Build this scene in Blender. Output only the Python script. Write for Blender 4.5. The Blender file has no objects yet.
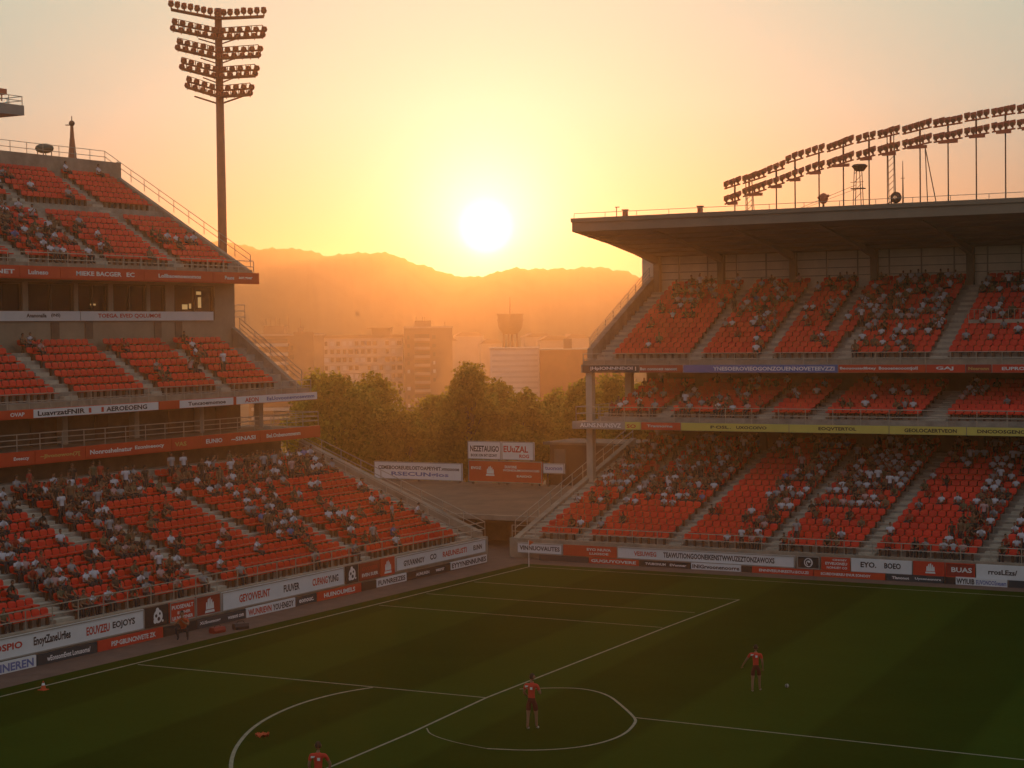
import bpy, math, random
import numpy as np
from mathutils import Vector, Matrix
random.seed(7); RNG = np.random.default_rng(7)
sc = bpy.context.scene; COL = sc.collection
R = math.radians; PI = math.pi

# ------------------------------------------------------------------ camera
CAMH = 13.5; FPX = 1835.0
_yc = Vector((1045, 68, -FPX)).normalized(); _x0 = Vector((3225, -12, FPX)).normalized()
_xc = (_x0 - _yc * _x0.dot(_yc)).normalized(); _zc = _xc.cross(_yc)
ROT = Matrix((_xc, _yc, _zc))          # camera -> world
cam_d = bpy.data.cameras.new('camera'); cam = bpy.data.objects.new('camera', cam_d); COL.objects.link(cam)
cam.matrix_world = Matrix.Translation((0, 0, CAMH)) @ ROT.to_4x4()
cam_d.sensor_width = 36; cam_d.lens = 36 * FPX / 1024; cam_d.clip_end = 12000; cam_d.clip_start = 0.5
sc.camera = cam
RIGHT = Vector((ROT[0][0], ROT[1][0], 0)).normalized()
FWD = Vector((-ROT[0][2], -ROT[1][2], 0)).normalized()
def inview(p, m=12):
    c = ROT.transposed() @ (Vector(p) - Vector((0, 0, CAMH)))
    if c.z > -1: return None
    x = 512 + FPX * c.x / -c.z; y = 384 - FPX * c.y / -c.z
    return (-c.z) if (-m < x < 1024 + m and -m < y < 768 + m) else None

# ------------------------------------------------------------------ sky and sun
SUN_AZ, SUN_EL = R(-30.42), R(3.15)     # azimuth from +Y towards +X
SD = Vector((math.sin(SUN_AZ) * math.cos(SUN_EL), math.cos(SUN_AZ) * math.cos(SUN_EL), math.sin(SUN_EL)))
w = bpy.data.worlds.new('World'); sc.world = w; w.use_nodes = True
nt = w.node_tree; nt.nodes.clear(); N = nt.nodes.new; L = nt.links.new
def math_n(op, a, b=None, c=None, clamp=False):
    n = N('ShaderNodeMath'); n.operation = op; n.use_clamp = clamp
    for i, v in enumerate((a, b, c)):
        if v is None: continue
        if isinstance(v, (int, float)): n.inputs[i].default_value = v
        else: L(v, n.inputs[i])
    return n.outputs[0]
def ramp_n(fac, stops):
    n = N('ShaderNodeValToRGB'); e = n.color_ramp.elements
    while len(e) > 1: e.remove(e[-1])
    e[0].position, e[0].color = stops[0][0], (*stops[0][1], 1)
    for p, c in stops[1:]:
        x = e.new(p); x.color = (*c, 1)
    L(fac, n.inputs[0]); return n.outputs[0]
def mixc(op, a, b, f=1.0):
    n = N('ShaderNodeMix'); n.data_type = 'RGBA'; n.blend_type = op
    if isinstance(f, (int, float)): n.inputs[0].default_value = f
    else: L(f, n.inputs[0])
    for i, v in ((6, a), (7, b)):
        if isinstance(v, tuple): n.inputs[i].default_value = (*v, 1)
        else: L(v, n.inputs[i])
    return n.outputs[2]
tc = N('ShaderNodeTexCoord'); sep = N('ShaderNodeSeparateXYZ'); L(tc.outputs['Generated'], sep.inputs[0])
dt = N('ShaderNodeVectorMath'); dt.operation = 'DOT_PRODUCT'; L(tc.outputs['Generated'], dt.inputs[0]); dt.inputs[1].default_value = SD
dot = dt.outputs['Value']
ang = math_n('ARCCOSINE', math_n('MINIMUM', dot, 1.0))        # radians from the sun
sky = N('ShaderNodeTexSky'); sky.sky_type = 'NISHITA'; sky.sun_disc = False
sky.sun_elevation = SUN_EL; sky.sun_rotation = SUN_AZ; sky.dust_density = 4; sky.air_density = 1.0; sky.ozone_density = 1.0
skyc = mixc('MULTIPLY', sky.outputs[0], (0.008, 0.010, 0.014))
az_t = math_n('MULTIPLY_ADD', dot, 0.5, 0.5)                    # 1 towards the sun
elev = math_n('MAXIMUM', sep.outputs[2], 0.0)
warm = ramp_n(elev, [(0.0, (0.20, 0.12, 0.12)), (0.05, (0.18, 0.22, 0.22)), (0.12, (0.32, 0.45, 0.42)), (0.2, (0.38, 0.54, 0.47)), (0.32, (0.42, 0.42, 0.36)), (0.5, (0.38, 0.36, 0.29)), (1.0, (0.20, 0.22, 0.23))])
cool = ramp_n(elev, [(0.0, (0.26, 0.20, 0.19)), (0.15, (0.34, 0.30, 0.31)), (0.5, (0.27, 0.28, 0.30)), (1.0, (0.20, 0.23, 0.26))])
base = mixc('MIX', cool, warm, math_n('POWER', az_t, 2.0))
def lobe(width, amp, col):
    g = math_n('MULTIPLY', math_n('EXPONENT', math_n('MULTIPLY', math_n('POWER', math_n('DIVIDE', ang, width), 1.35), -1.0)), amp)
    n = N('ShaderNodeVectorMath'); n.operation = 'SCALE'; n.inputs[0].default_value = col; L(g, n.inputs['Scale']); return n.outputs[0]
tot = mixc('ADD', base, skyc)
tot = mixc('ADD', tot, lobe(0.09, 0.20, (0.9, 0.78, 0.8)))
tot = mixc('ADD', tot, lobe(0.05, 0.35, (1.0, 0.85, 1.0)))
tot = mixc('ADD', tot, lobe(0.026, 1.0, (1.0, 0.86, 0.85)))
disc = math_n('MULTIPLY', math_n('EXPONENT', math_n('MULTIPLY', math_n('POWER', math_n('DIVIDE', ang, 0.0085), 2.0), -1.0)), 8.0)
n = N('ShaderNodeVectorMath'); n.operation = 'SCALE'; n.inputs[0].default_value = (1.0, 0.86, 0.5); L(disc, n.inputs['Scale'])
tot = mixc('ADD', tot, n.outputs[0])
bg = N('ShaderNodeBackground'); L(tot, bg.inputs[0]); bg.inputs[1].default_value = 1.0
wo = N('ShaderNodeOutputWorld'); L(bg.outputs[0], wo.inputs[0])
w.cycles.sampling_method = 'MANUAL'; w.cycles.sample_map_resolution = 1024

sun_d = bpy.data.lights.new('sun', 'SUN'); sun_d.energy = 2.1; sun_d.angle = R(0.6); sun_d.color = (1.0, 0.365, 0.10)
sun = bpy.data.objects.new('sun', sun_d); COL.objects.link(sun)
sun.rotation_euler = (-SD).to_track_quat('-Z', 'Y').to_euler(); sun.location = (0, 0, 60)

sc.view_settings.view_transform = 'Standard'; sc.view_settings.look = 'None'
sc.view_settings.exposure = 0.0; sc.view_settings.gamma = 1.0; sc.view_settings.use_curve_mapping = False
sc.cycles.use_denoising = True
sc.cycles.max_bounces = 6; sc.cycles.diffuse_bounces = 3; sc.cycles.glossy_bounces = 2; sc.cycles.transmission_bounces = 3
sc.cycles.volume_bounces = 0; sc.cycles.transparent_max_bounces = 6; sc.cycles.sample_clamp_indirect = 5.0

# ------------------------------------------------------------------ materials
MATS = {}
def mat(name, col, rough=0.8, var=0.15, scale=1.5, spec=0.3, metal=0.0, bump=0.0, bscale=None):
    if name in MATS: return MATS[name]
    m = bpy.data.materials.new(name); m.use_nodes = True; t = m.node_tree; b = t.nodes['Principled BSDF']
    b.inputs['Roughness'].default_value = rough; b.inputs['Metallic'].default_value = metal
    b.inputs['Specular IOR Level'].default_value = spec
    if var > 0:
        tcn = t.nodes.new('ShaderNodeTexCoord'); ns = t.nodes.new('ShaderNodeTexNoise'); ns.inputs['Scale'].default_value = scale
        ns.inputs['Detail'].default_value = 6; ns.inputs['Roughness'].default_value = 0.65
        t.links.new(tcn.outputs['Object'], ns.inputs['Vector'])
        rp = t.nodes.new('ShaderNodeValToRGB'); e = rp.color_ramp.elements
        e[0].position = 0.3; e[1].position = 0.72
        e[0].color = (*[c * (1 - var) for c in col], 1); e[1].color = (*[min(1, c * (1 + var)) for c in col], 1)
        t.links.new(ns.outputs[0], rp.inputs[0]); t.links.new(rp.outputs[0], b.inputs['Base Color'])
        if bump:
            n2 = t.nodes.new('ShaderNodeTexNoise'); n2.inputs['Scale'].default_value = bscale or scale * 8
            t.links.new(tcn.outputs['Object'], n2.inputs['Vector'])
            bp = t.nodes.new('ShaderNodeBump'); bp.inputs['Strength'].default_value = bump; bp.inputs['Distance'].default_value = 0.05
            t.links.new(n2.outputs[0], bp.inputs['Height']); t.links.new(bp.outputs[0], b.inputs['Normal'])
    else: b.inputs['Base Color'].default_value = (*col, 1)
    MATS[name] = m; return m
concrete = mat('concrete', (0.34, 0.285, 0.225), 0.9, 0.3, 0.9, bump=0.3)
concrete_d = mat('terrace_concrete', (0.33, 0.30, 0.26), 0.9, 0.35, 1.3, bump=0.3)
stair_m = mat('stair_concrete', (0.46, 0.42, 0.35), 0.9, 0.22, 2.0)
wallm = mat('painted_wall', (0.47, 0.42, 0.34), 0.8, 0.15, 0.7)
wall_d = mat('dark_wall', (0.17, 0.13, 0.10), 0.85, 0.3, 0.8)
soffit = mat('roof_sheet', (0.31, 0.23, 0.165), 0.6, 0.12, 0.5)
fasc_red = mat('fascia_red', (0.60, 0.065, 0.025), 0.5, 0.08, 1.0)
fasc_grey = mat('fascia_grey', (0.36, 0.34, 0.31), 0.6, 0.12, 1.0)
rail_m = mat('rail_steel', (0.42, 0.38, 0.32), 0.4, 0.1, 3.0, metal=0.5)
steel = mat('dark_steel', (0.16, 0.10, 0.075), 0.55, 0.2, 2.0, metal=0.3)
mast_m = mat('mast_steel', (0.42, 0.18, 0.10), 0.5, 0.15, 1.0, metal=0.3)
lampm = mat('lamp_housing', (0.66, 0.19, 0.10), 0.5, 0.2, 3.0)
glassm = mat('lamp_glass', (0.42, 0.20, 0.12), 0.1, 0, spec=0.8)
seat_m = mat('seat_plastic', (0.72, 0.034, 0.012), 0.42, 0.22, 0.35, spec=0.35)
navy = mat('navy', (0.035, 0.055, 0.07), 0.5, 0.1)
whitem = mat('board_white', (0.74, 0.76, 0.80), 0.5, 0.05)
redm = mat('board_red', (0.62, 0.055, 0.03), 0.5, 0.08)
dkred = mat('board_dark_red', (0.33, 0.04, 0.03), 0.5, 0.15)
blackm = mat('board_black', (0.035, 0.035, 0.04), 0.5, 0.1)
bluem = mat('board_blue', (0.10, 0.16, 0.42), 0.5, 0.08)
yellowm = mat('board_yellow', (0.66, 0.58, 0.14), 0.5, 0.06)
ink_w = mat('ink_white', (0.80, 0.80, 0.82), 0.6, 0)
ink_k = mat('ink_black', (0.03, 0.03, 0.035), 0.6, 0)
ink_r = mat('ink_red', (0.55, 0.05, 0.03), 0.6, 0)
ink_b = mat('ink_blue', (0.16, 0.20, 0.45), 0.6, 0)
ink_y = mat('ink_ochre', (0.62, 0.40, 0.12), 0.6, 0)
INK = dict(w=ink_w, k=ink_k, r=ink_r, b=ink_b, y=ink_y)

# ------------------------------------------------------------------ mesh helpers
class MB:
    def __init__(s): s.v = []; s.f = []; s.m = []
    def add(s, vs, fs, mi=0):
        o = len(s.v); s.v += [tuple(v) for v in vs]; s.f += [tuple(i + o for i in f) for f in fs]; s.m += [mi] * len(fs)
    def box(s, a, b, mi=0):
        (x0, y0, z0), (x1, y1, z1) = [min(p, q) for p, q in zip(a, b)], [max(p, q) for p, q in zip(a, b)]
        s.add([(x0, y0, z0), (x1, y0, z0), (x1, y1, z0), (x0, y1, z0), (x0, y0, z1), (x1, y0, z1), (x1, y1, z1), (x0, y1, z1)],
              [(0, 3, 2, 1), (4, 5, 6, 7), (0, 1, 5, 4), (1, 2, 6, 5), (2, 3, 7, 6), (3, 0, 4, 7)], mi)
    def tube(s, p, q, r, r2=None, n=6, mi=0, cap=True):
        p = Vector(p); q = Vector(q); r2 = r if r2 is None else r2; d = (q - p).normalized()
        a = d.orthogonal().normalized(); b = d.cross(a)
        vs = [p + (a * math.cos(2 * PI * i / n) + b * math.sin(2 * PI * i / n)) * r for i in range(n)] + \
             [q + (a * math.cos(2 * PI * i / n) + b * math.sin(2 * PI * i / n)) * r2 for i in range(n)]
        fs = [(i, (i + 1) % n, n + (i + 1) % n, n + i) for i in range(n)]
        if cap: fs += [tuple(range(n - 1, -1, -1)), tuple(range(n, 2 * n))]
        s.add(vs, fs, mi)
    def prism(s, poly, f0, f1, mi=0):      # poly: list of 2-tuples, f0/f1 map to 3-D
        n = len(poly); s.add([f0(*p) for p in poly] + [f1(*p) for p in poly],
              [tuple(range(n - 1, -1, -1)), tuple(range(n, 2 * n))] + [(i, (i + 1) % n, n + (i + 1) % n, n + i) for i in range(n)], mi)
    def ell(s, c, r, nu=10, nv=7, mi=0):
        vs = [(c[0], c[1], c[2] - r[2])]
        for j in range(1, nv):
            t = PI * j / nv
            vs += [(c[0] + r[0] * math.sin(t) * math.cos(2 * PI * i / nu), c[1] + r[1] * math.sin(t) * math.sin(2 * PI * i / nu), c[2] - r[2] * math.cos(t)) for i in range(nu)]
        vs.append((c[0], c[1], c[2] + r[2])); fs = []
        for i in range(nu): fs.append((0, 1 + (i + 1) % nu, 1 + i))
        for j in range(nv - 2):
            for i in range(nu):
                a = 1 + j * nu; fs.append((a + i, a + (i + 1) % nu, a + nu + (i + 1) % nu, a + nu + i))
        l = 1 + (nv - 2) * nu
        for i in range(nu): fs.append((l + i, l + (i + 1) % nu, len(vs) - 1))
        s.add(vs, fs, mi)
    def mesh(s, name, mats, smooth=False):
        me = bpy.data.meshes.new(name); me.from_pydata(s.v, [], s.f)
        for m in (mats if isinstance(mats, (list, tuple)) else [mats]): me.materials.append(m)
        me.polygons.foreach_set('material_index', s.m)
        if smooth: me.polygons.foreach_set('use_smooth', [True] * len(s.f))
        me.update(); return me
    def build(s, name, mats, parent=None, smooth=False):
        return link(name, s.mesh(name, mats, smooth), parent)
def link(name, data, parent=None, loc=None, rz=None):
    o = bpy.data.objects.new(name, data); COL.objects.link(o)
    if loc is not None: o.location = loc
    if rz is not None: o.rotation_euler = (0, 0, rz)
    if parent is not None:
        o.parent = parent
        if parent.type == 'EMPTY' or parent.location.length > 0 or True:
            # geometry is given in world space when loc is None: keep it there
            if loc is None and rz is None:
                pm = wm(parent); o.matrix_parent_inverse = pm.inverted()
    return o
def wm(o):
    m = o.matrix_basis.copy()
    if o.parent is not None: m = wm(o.parent) @ o.matrix_parent_inverse @ m
    return m
def tag(o, label=None, cat=None, group=None, kind=None):
    if label: o['label'] = label
    if cat: o['category'] = cat
    if group: o['group'] = group
    if kind: o['kind'] = kind
    return o
def thing(name, label, cat, loc=(0, 0, 0), group=None):
    o = bpy.data.objects.new(name, None); COL.objects.link(o); o.location = loc; o.empty_display_size = 0.3
    return tag(o, label, cat, group)
def struct(o): o['kind'] = 'structure'; return o
def copy_tree(o, parent=None):
    c = o.copy(); COL.objects.link(c)
    if parent is not None: c.parent = parent
    for ch in list(o.children): copy_tree(ch, c)
    return c

# stand space: u along the stand, d outwards from the pitch, z up
def SP(side): return (lambda u, d, z: (-d, u, z)) if side == 'L' else (lambda u, d, z: (u, d, z))
def sbox(mb, P, u0, u1, d0, d1, z0, z1, mi=0): mb.box(P(u0, d0, z0), P(u1, d1, z1), mi)

# ------------------------------------------------------------------ ground, hills, pitch
RIDGE = [(-62, .040), (-55, .047), (-48, .055), (-44, .056), (-40.75, .0525), (-39.24, .0503), (-38.27, .0486), (-37.72, .0469), (-37.36, .0449), (-37.11, .0452), (-36.65, .0459), (-36.19, .0448), (-35.7, .0428), (-35.27, .0414), (-34.65, .0424), (-33.97, .0431), (-33.41, .0419), (-32.8, .038), (-32.18, .0341), (-31.56, .0307), (-30.93, .0284), (-30.43, .0299), (-30.0, .032), (-29.37, .0335), (-28.59, .0326), (-27.97, .0328), (-26.88, .0334), (-26.26, .0316), (-25.64, .0277), (-23.79, .0229), (-18, .024), (-10, .03), (0, .026), (20, .02), (60, .018), (120, .02), (180, .018), (240, .02), (298, .040)]
RX = [a for a, _ in RIDGE]; RY = [b for _, b in RIDGE]
RR = 1500.0
def ridge_h(azd):
    a = azd if azd > -62 else azd + 360
    return float(np.interp(a, RX, RY)) * RR + CAMH + 0.7 * math.sin(azd * 9.1) + 0.6 * math.sin(azd * 21.7 + 1) + 0.45 * math.sin(azd * 47.3)
azs = list(np.arange(-50, -10, 0.12)) + list(np.arange(-10, 310, 3.0))
def polar(rs, zf, closed_centre):
    vs = []; fs = []; na = len(azs)
    for r in rs:
        for a in azs:
            vs.append((r * math.sin(R(a)), r * math.cos(R(a)), zf(r, a)))
    for j in range(len(rs) - 1):
        for i in range(na):
            k = (i + 1) % na; fs.append((j * na + i, j * na + k, (j + 1) * na + k, (j + 1) * na + i))
    if closed_centre:
        vs.append((0, 0, zf(0, 0))); c = len(vs) - 1
        fs += [(c, (i + 1) % na, i) for i in range(na)]
    return vs, fs
def sm(t): t = max(0, min(1, t)); return t * t * (3 - 2 * t)
def gz(r, a): return -0.02 - 13.0 * sm((r - 190) / 250)
groundm = mat('earth', (0.10, 0.085, 0.055), 0.95, 0.4, 0.05)
mb = MB(); mb.add(*polar([40, 150, 190, 220, 260, 300, 340, 380, 440, 560, 700, 860], gz, True))
struct(mb.build('ground', groundm, smooth=True))
def hz(r, a):
    if r <= 860: return gz(r, a)
    h = ridge_h(a if a < 310 else a - 360)
    t = (r - 860) / (RR - 860)
    if r <= RR:
        spur = 0.10 * math.sin(a * 2.3 + t * 3) * t * (1 - t) * 4
        return -13 + (h + 13) * min(1, (sm(t) * 0.75 + t * t * 0.25) + spur * (1 if t < 1 else 0))
    return h + 0 - (h + 13) * sm((r - RR) / 350) * 0.9
hillm = mat('hillside', (0.055, 0.060, 0.035), 0.95, 0.5, 0.006)
mb = MB(); mb.add(*polar([860, 920, 990, 1060, 1130, 1200, 1270, 1330, 1390, 1440, 1475, 1500, 1530, 1600, 1700, 1850], hz, False))
o = struct(mb.build('hills', hillm, smooth=True))

trackm = mat('track_surface', (0.15, 0.095, 0.075), 0.9, 0.2, 1.2, bump=0.2)
mb = MB(); mb.add([(-62, -20, 0.004), (60, -20, 0.004), (60, 135, 0.004), (-62, 135, 0.004)], [(0, 1, 2, 3)])
struct(mb.build('track', trackm))
gm = bpy.data.materials.new('turf'); gm.use_nodes = True; t = gm.node_tree; b = t.nodes['Principled BSDF']
b.inputs['Roughness'].default_value = 1.0; b.inputs['Specular IOR Level'].default_value = 0.0
tcn = t.nodes.new('ShaderNodeTexCoord'); sx = t.nodes.new('ShaderNodeSeparateXYZ'); t.links.new(tcn.outputs['Object'], sx.inputs[0])
def tm(op, a, b2=None, cl=False):
    n = t.nodes.new('ShaderNodeMath'); n.operation = op; n.use_clamp = cl
    for i, v in enumerate((a, b2)):
        if v is None: continue
        if isinstance(v, (int, float)): n.inputs[i].default_value = v
        else: t.links.new(v, n.inputs[i])
    return n.outputs[0]
ph = tm('MULTIPLY', tm('ADD', sx.outputs[0], tm('MULTIPLY', sx.outputs[1], 0.10)), 2 * PI / 10.5)
st = tm('MULTIPLY', tm('ADD', tm('MULTIPLY', tm('SINE', ph), 4.0), 0.5), 1.0, True)
n1 = t.nodes.new('ShaderNodeTexNoise'); n1.inputs['Scale'].default_value = 0.25; n1.inputs['Detail'].default_value = 8; n1.inputs['Roughness'].default_value = 0.7
n2 = t.nodes.new('ShaderNodeTexNoise'); n2.inputs['Scale'].default_value = 5; n2.inputs['Detail'].default_value = 8; n2.inputs['Roughness'].default_value = 0.8
t.links.new(tcn.outputs['Object'], n1.inputs[0]); t.links.new(tcn.outputs['Object'], n2.inputs[0])
fac = tm('ADD', tm('MULTIPLY', st, 0.30), tm('ADD', tm('MULTIPLY', n1.outputs[0], 0.40), tm('MULTIPLY', n2.outputs[0], 0.42)))
rp = t.nodes.new('ShaderNodeValToRGB'); e = rp.color_ramp.elements; e[0].position = 0.2; e[1].position = 0.95
e[0].color = (0.013, 0.036, 0.004, 1); e[1].color = (0.044, 0.080, 0.010, 1)
t.links.new(fac, rp.inputs[0]); t.links.new(rp.outputs[0], b.inputs['Base Color'])
bp = t.nodes.new('ShaderNodeBump'); bp.inputs['Strength'].default_value = 0.5; bp.inputs['Distance'].default_value = 0.03
t.links.new(n2.outputs[0], bp.inputs['Height']); t.links.new(bp.outputs[0], b.inputs['Normal'])
mb = MB(); mb.add([(-51.75, -15, 0.010), (55, -15, 0.010), (55, 93.4, 0.010), (-51.75, 91.9, 0.010)], [(0, 1, 2, 3)])
struct(mb.build('pitch', gm))
linem = mat('line_paint', (0.28, 0.28, 0.20), 0.9, 0.25, 3.0)
mb = MB()
def pline(pts, wd, z=0.015):
    pts = [Vector(p) for p in pts]; vs = []
    for i, p in enumerate(pts):
        d = (pts[min(i + 1, len(pts) - 1)] - pts[max(i - 1, 0)]).normalized(); nrm = Vector((-d.y, d.x)) * wd / 2
        vs += [(p.x + nrm.x, p.y + nrm.y, z), (p.x - nrm.x, p.y - nrm.y, z)]
    mb.add(vs, [(2 * i, 2 * i + 1, 2 * i + 3, 2 * i + 2) for i in range(len(pts) - 1)])
def smooth_pts(p, it=2):
    for _ in range(it):
        q = [p[0]]
        for a, c in zip(p, p[1:]): q += [(a[0] * .75 + c[0] * .25, a[1] * .75 + c[1] * .25), (a[0] * .25 + c[0] * .75, a[1] * .25 + c[1] * .75)]
        p = q + [p[-1]]
    return p
pline([(-50.5, 10), (-50.75, 90.85)], 0.12); pline([(-50.8, 90.8), (20, 90.6)], 0.09, 0.0154)
pline([(-50.4, 57.25), (-34.1, 57.65)], 0.09, 0.0158); pline([(-27.7, 56.95), (20, 56.0)], 0.09, 0.0158)
pline([(-50.4, 74.95), (-34.95, 74.73)], 0.07, 0.0158); pline([(-50.4, 79.3), (-35.4, 79.3)], 0.07, 0.0158); pline([(-50.4, 84.1), (-35.1, 84.0)], 0.08, 0.0158)
pline([(-35.08, 84.0), (-34.82, 75), (-34.1, 57.65), (-33.4, 51.5), (-32.6, 40)], 0.10, 0.0162)
pline(smooth_pts([(-38.98, 57.45), (-39.52, 56.07), (-39.72, 54.13), (-39.43, 51.94), (-38.75, 49.74), (-37.59, 47.45), (-36.44, 45.68), (-35.2, 44.11), (-33, 41.5)]), 0.13, 0.0166)
pline(smooth_pts([(-33.8, 59.6), (-32.63, 60.47), (-31.62, 60.74), (-30.34, 60.11), (-29.01, 58.56), (-27.71, 56.94), (-27.33, 56.23), (-26.85, 54.4), (-26.99, 52.85), (-27.54, 51.79), (-28.55, 50.97), (-29.93, 50.6)]), 0.10, 0.0170)
pline(smooth_pts([(-29.93, 50.6), (-31.31, 50.88), (-32.68, 51.52), (-33.3, 52.3)]), 0.045, 0.0170)
struct(mb.build('pitch_markings', linem))

# ------------------------------------------------------------------ stands
SEATS = []        # (x, y, z, rz, info)
def railing(parent, pts, h=0.95, step=1.9, nr=2, r=0.028, name='railing', m=None):
    mb = MB()
    for a, c in zip(pts, pts[1:]):
        a = Vector(a); c = Vector(c); n_ = max(1, round((c - a).length / step))
        for i in range(n_ + 1):
            p = a.lerp(c, i / n_); mb.tube(p, p + Vector((0, 0, h)), r, n=5)
        for k in range(nr):
            hh = Vector((0, 0, h * (1 - k / (nr + 0.0) * 0.95))); mb.tube(a + hh, c + hh, r * 0.9, n=5)
    return mb.build(name, m or rail_m, parent)
def tier(parent, side, name, u0, u1, d0, z0, n, dd, dz, stairs, seat_pitch=0.5, skip_rows=(), usel=None, base=None, seat_u=None, end_back=0.9):
    P = SP(side); mb = MB()
    prof = []
    for k in range(n):
        prof += [(d0 + k * dd, z0 + k * dz), (d0 + (k + 1) * dd, z0 + k * dz)]
    dE = d0 + n * dd; zE = z0 + (n - 1) * dz
    low = [(dE, zE - 0.55 if base is None else base), (d0, (z0 - 0.45) if base is None else base)]
    mb.prism(prof + low, lambda d, z: P(u0, d, z), lambda d, z: P(u1, d, z))
    mb.build(name, concrete_d, parent)
    for (su, sw, k0, k1) in stairs:
        sb = MB()
        for k in range(k0, k1):
            zz = z0 + k * dz; da = d0 + k * dd
            if k < n - 1: sbox(sb, P, su - sw / 2, su + sw / 2, da + dd * 0.5, da + dd - 0.002, zz - 0.05, zz + dz / 2)
            sbox(sb, P, su - sw / 2 + 0.003, su + sw / 2 - 0.003, da + 0.003, da + dd * 0.5 - 0.004, zz - 0.04, zz + 0.012)
        sb.build('stairway', stair_m, parent)
    su0, su1 = seat_u or (u0 + 0.2, u1 - 0.2)
    for k in range(n):
        if k in skip_rows: continue
        u = su0; idx = 0
        while u < su1:
            near = [s for s in stairs if s[2] <= k < s[3] and abs(u - s[0]) < s[1] / 2 + seat_pitch * 0.45]
            if near:
                u = near[0][0] + near[0][1] / 2 + seat_pitch * 0.5; idx = 0; continue
            idx += 1
            SEATS.append((P(u, d0 + k * dd + dd * 0.62, z0 + k * dz), -PI / 2 if side == 'L' else PI, side, name, k, n, u, idx))
            u += seat_pitch
    return P

# ---- left stand
LS = thing('grandstand', 'three-tier red-seated stand along the near touchline, its top tier open to the sky', 'grandstand', (-54, 66, 0))
PL = SP('L'); U0, U1 = 38.0, 92.0
LST = [(51.2, 1.1, 0, 15), (57.9, 1.1, 0, 15), (64.9, 1.0, 6, 15), (68.3, .9, 0, 8), (75.6, .8, 4, 15), (80.5, .8, 0, 7), (90.8, 1.1, 0, 15)]
tier(LS, 'L', 'lower_terrace', U0, U1, 54.5, 1.35, 15, 0.85, 0.345, LST, 0.5, base=0.0, seat_u=(48.2, 90.0), skip_rows=(13, 14))
mb = MB(); sbox(mb, PL, U0, U1, 54.16, 54.497, 0.0, 1.47); mb.build('front_wall', concrete, LS)
# lower deck: fascia, floor, back wall
mb = MB(); sbox(mb, PL, U0, U1, 66.0, 66.25, 7.08, 7.78); mb.build('fascia', fasc_red, LS)
mb = MB(); sbox(mb, PL, U0, U1, 66.255, 74.0, 7.25, 7.72); mb.build('deck_floor', concrete, LS)
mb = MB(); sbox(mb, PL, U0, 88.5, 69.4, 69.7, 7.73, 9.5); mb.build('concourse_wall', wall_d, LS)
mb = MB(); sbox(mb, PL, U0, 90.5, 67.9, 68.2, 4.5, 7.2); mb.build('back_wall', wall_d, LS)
railing(LS, [PL(U0, 66.12, 7.78), PL(91.95, 66.12, 7.78), PL(91.95, 69.5, 7.78)], 0.85, 1.6, 3)
for u in np.arange(44.5, 92, 5.65):
    mb = MB(); sbox(mb, PL, u - 0.2, u + 0.2, 68.75, 69.15, 0 if u > 88 else 5, 9.42); mb.build('column', wallm, LS)
# concourse doors and kiosk fronts in the shade
for i, u in enumerate((67.4, 71.3, 76.2, 82.3, 86.6)):
    mb = MB(); sbox(mb, PL, u - 0.5, u + 0.5, 69.33, 69.395, 7.74, 9.1); f_ = mb.build('door', steel, LS)
# middle tier
mb = MB(); sbox(mb, PL, U0, 91.99, 66.2, 66.42, 9.38, 9.84); mb.build('fascia', fasc_red, LS)
mb = MB(); sbox(mb, PL, U0, 91.97, 66.425, 72.3, 9.42, 9.80); mb.build('deck_floor', concrete, LS)
MST = [(59.2, 1.0, 0, 7), (65.6, 1.0, 0, 7), (72.05, 1.0, 0, 7), (78.8, .9, 0, 7), (84.9, .9, 0, 7)]
tier(LS, 'L', 'middle_terrace', U0, 91.6, 67.3, 10.12, 7, 0.66, 0.41, MST, 0.5, base=9.81, seat_u=(53.2, 90.0))
mb = MB(); sbox(mb, PL, U0, 91.98, 66.75, 67.1, 9.81, 10.1); mb.build('front_kerb', concrete, LS)
railing(LS, [PL(U0, 66.6, 9.84), PL(91.9, 66.6, 9.84)], 0.75, 1.5, 2)
railing(LS, [PL(91.9, 67.3, 10.2), PL(91.9, 72.0, 13.5)], 0.95, 1.5, 3)
mb = MB(); mb.prism([(66.9, 9.8), (72.4, 13.9), (72.4, 9.8)], lambda d, z: PL(91.6, d, z), lambda d, z: PL(91.98, d, z)); mb.build('end_wall', concrete, LS)
railing(LS, [PL(91.9, 72.6, 14.1), PL(93.2, 72.6, 14.1)], 1.2, 1.3, 3)
# gallery wall with boxes
mb = MB()
sbox(mb, PL, U0, U1, 72.45, 72.8, 9.8, 14.33)
sbox(mb, PL, U0, U1, 72.45, 72.8, 16.45, 16.62)
openings = [(60.5, 62.6), (63.4, 66.4), (66.7, 69.6), (70.6, 73.6), (74.0, 77.6), (77.9, 80.4), (80.8, 83.7), (84.0, 85.4), (86.2, 90.0)]
prev = U0
for a, c in openings:
    sbox(mb, PL, prev, a, 72.45, 72.8, 14.331, 16.449); prev = c
sbox(mb, PL, prev, U1, 72.45, 72.8, 14.331, 16.449)
mb.build('gallery_wall', mat('gallery_render', (0.33, 0.27, 0.20), 0.8, 0.15, 0.7), LS)
wfm = mat('window_frame', (0.10, 0.08, 0.06), 0.5, 0.1)
gp = bpy.data.materials.new('window_glass'); gp.use_nodes = True; bb = gp.node_tree.nodes['Principled BSDF']
bb.inputs['Base Color'].default_value = (0.03, 0.03, 0.03, 1); bb.inputs['Roughness'].default_value = 0.08; bb.inputs['Specular IOR Level'].default_value = 0.9
lit = bpy.data.materials.new('lit_room'); lit.use_nodes = True; bb = lit.node_tree.nodes['Principled BSDF']
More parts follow.
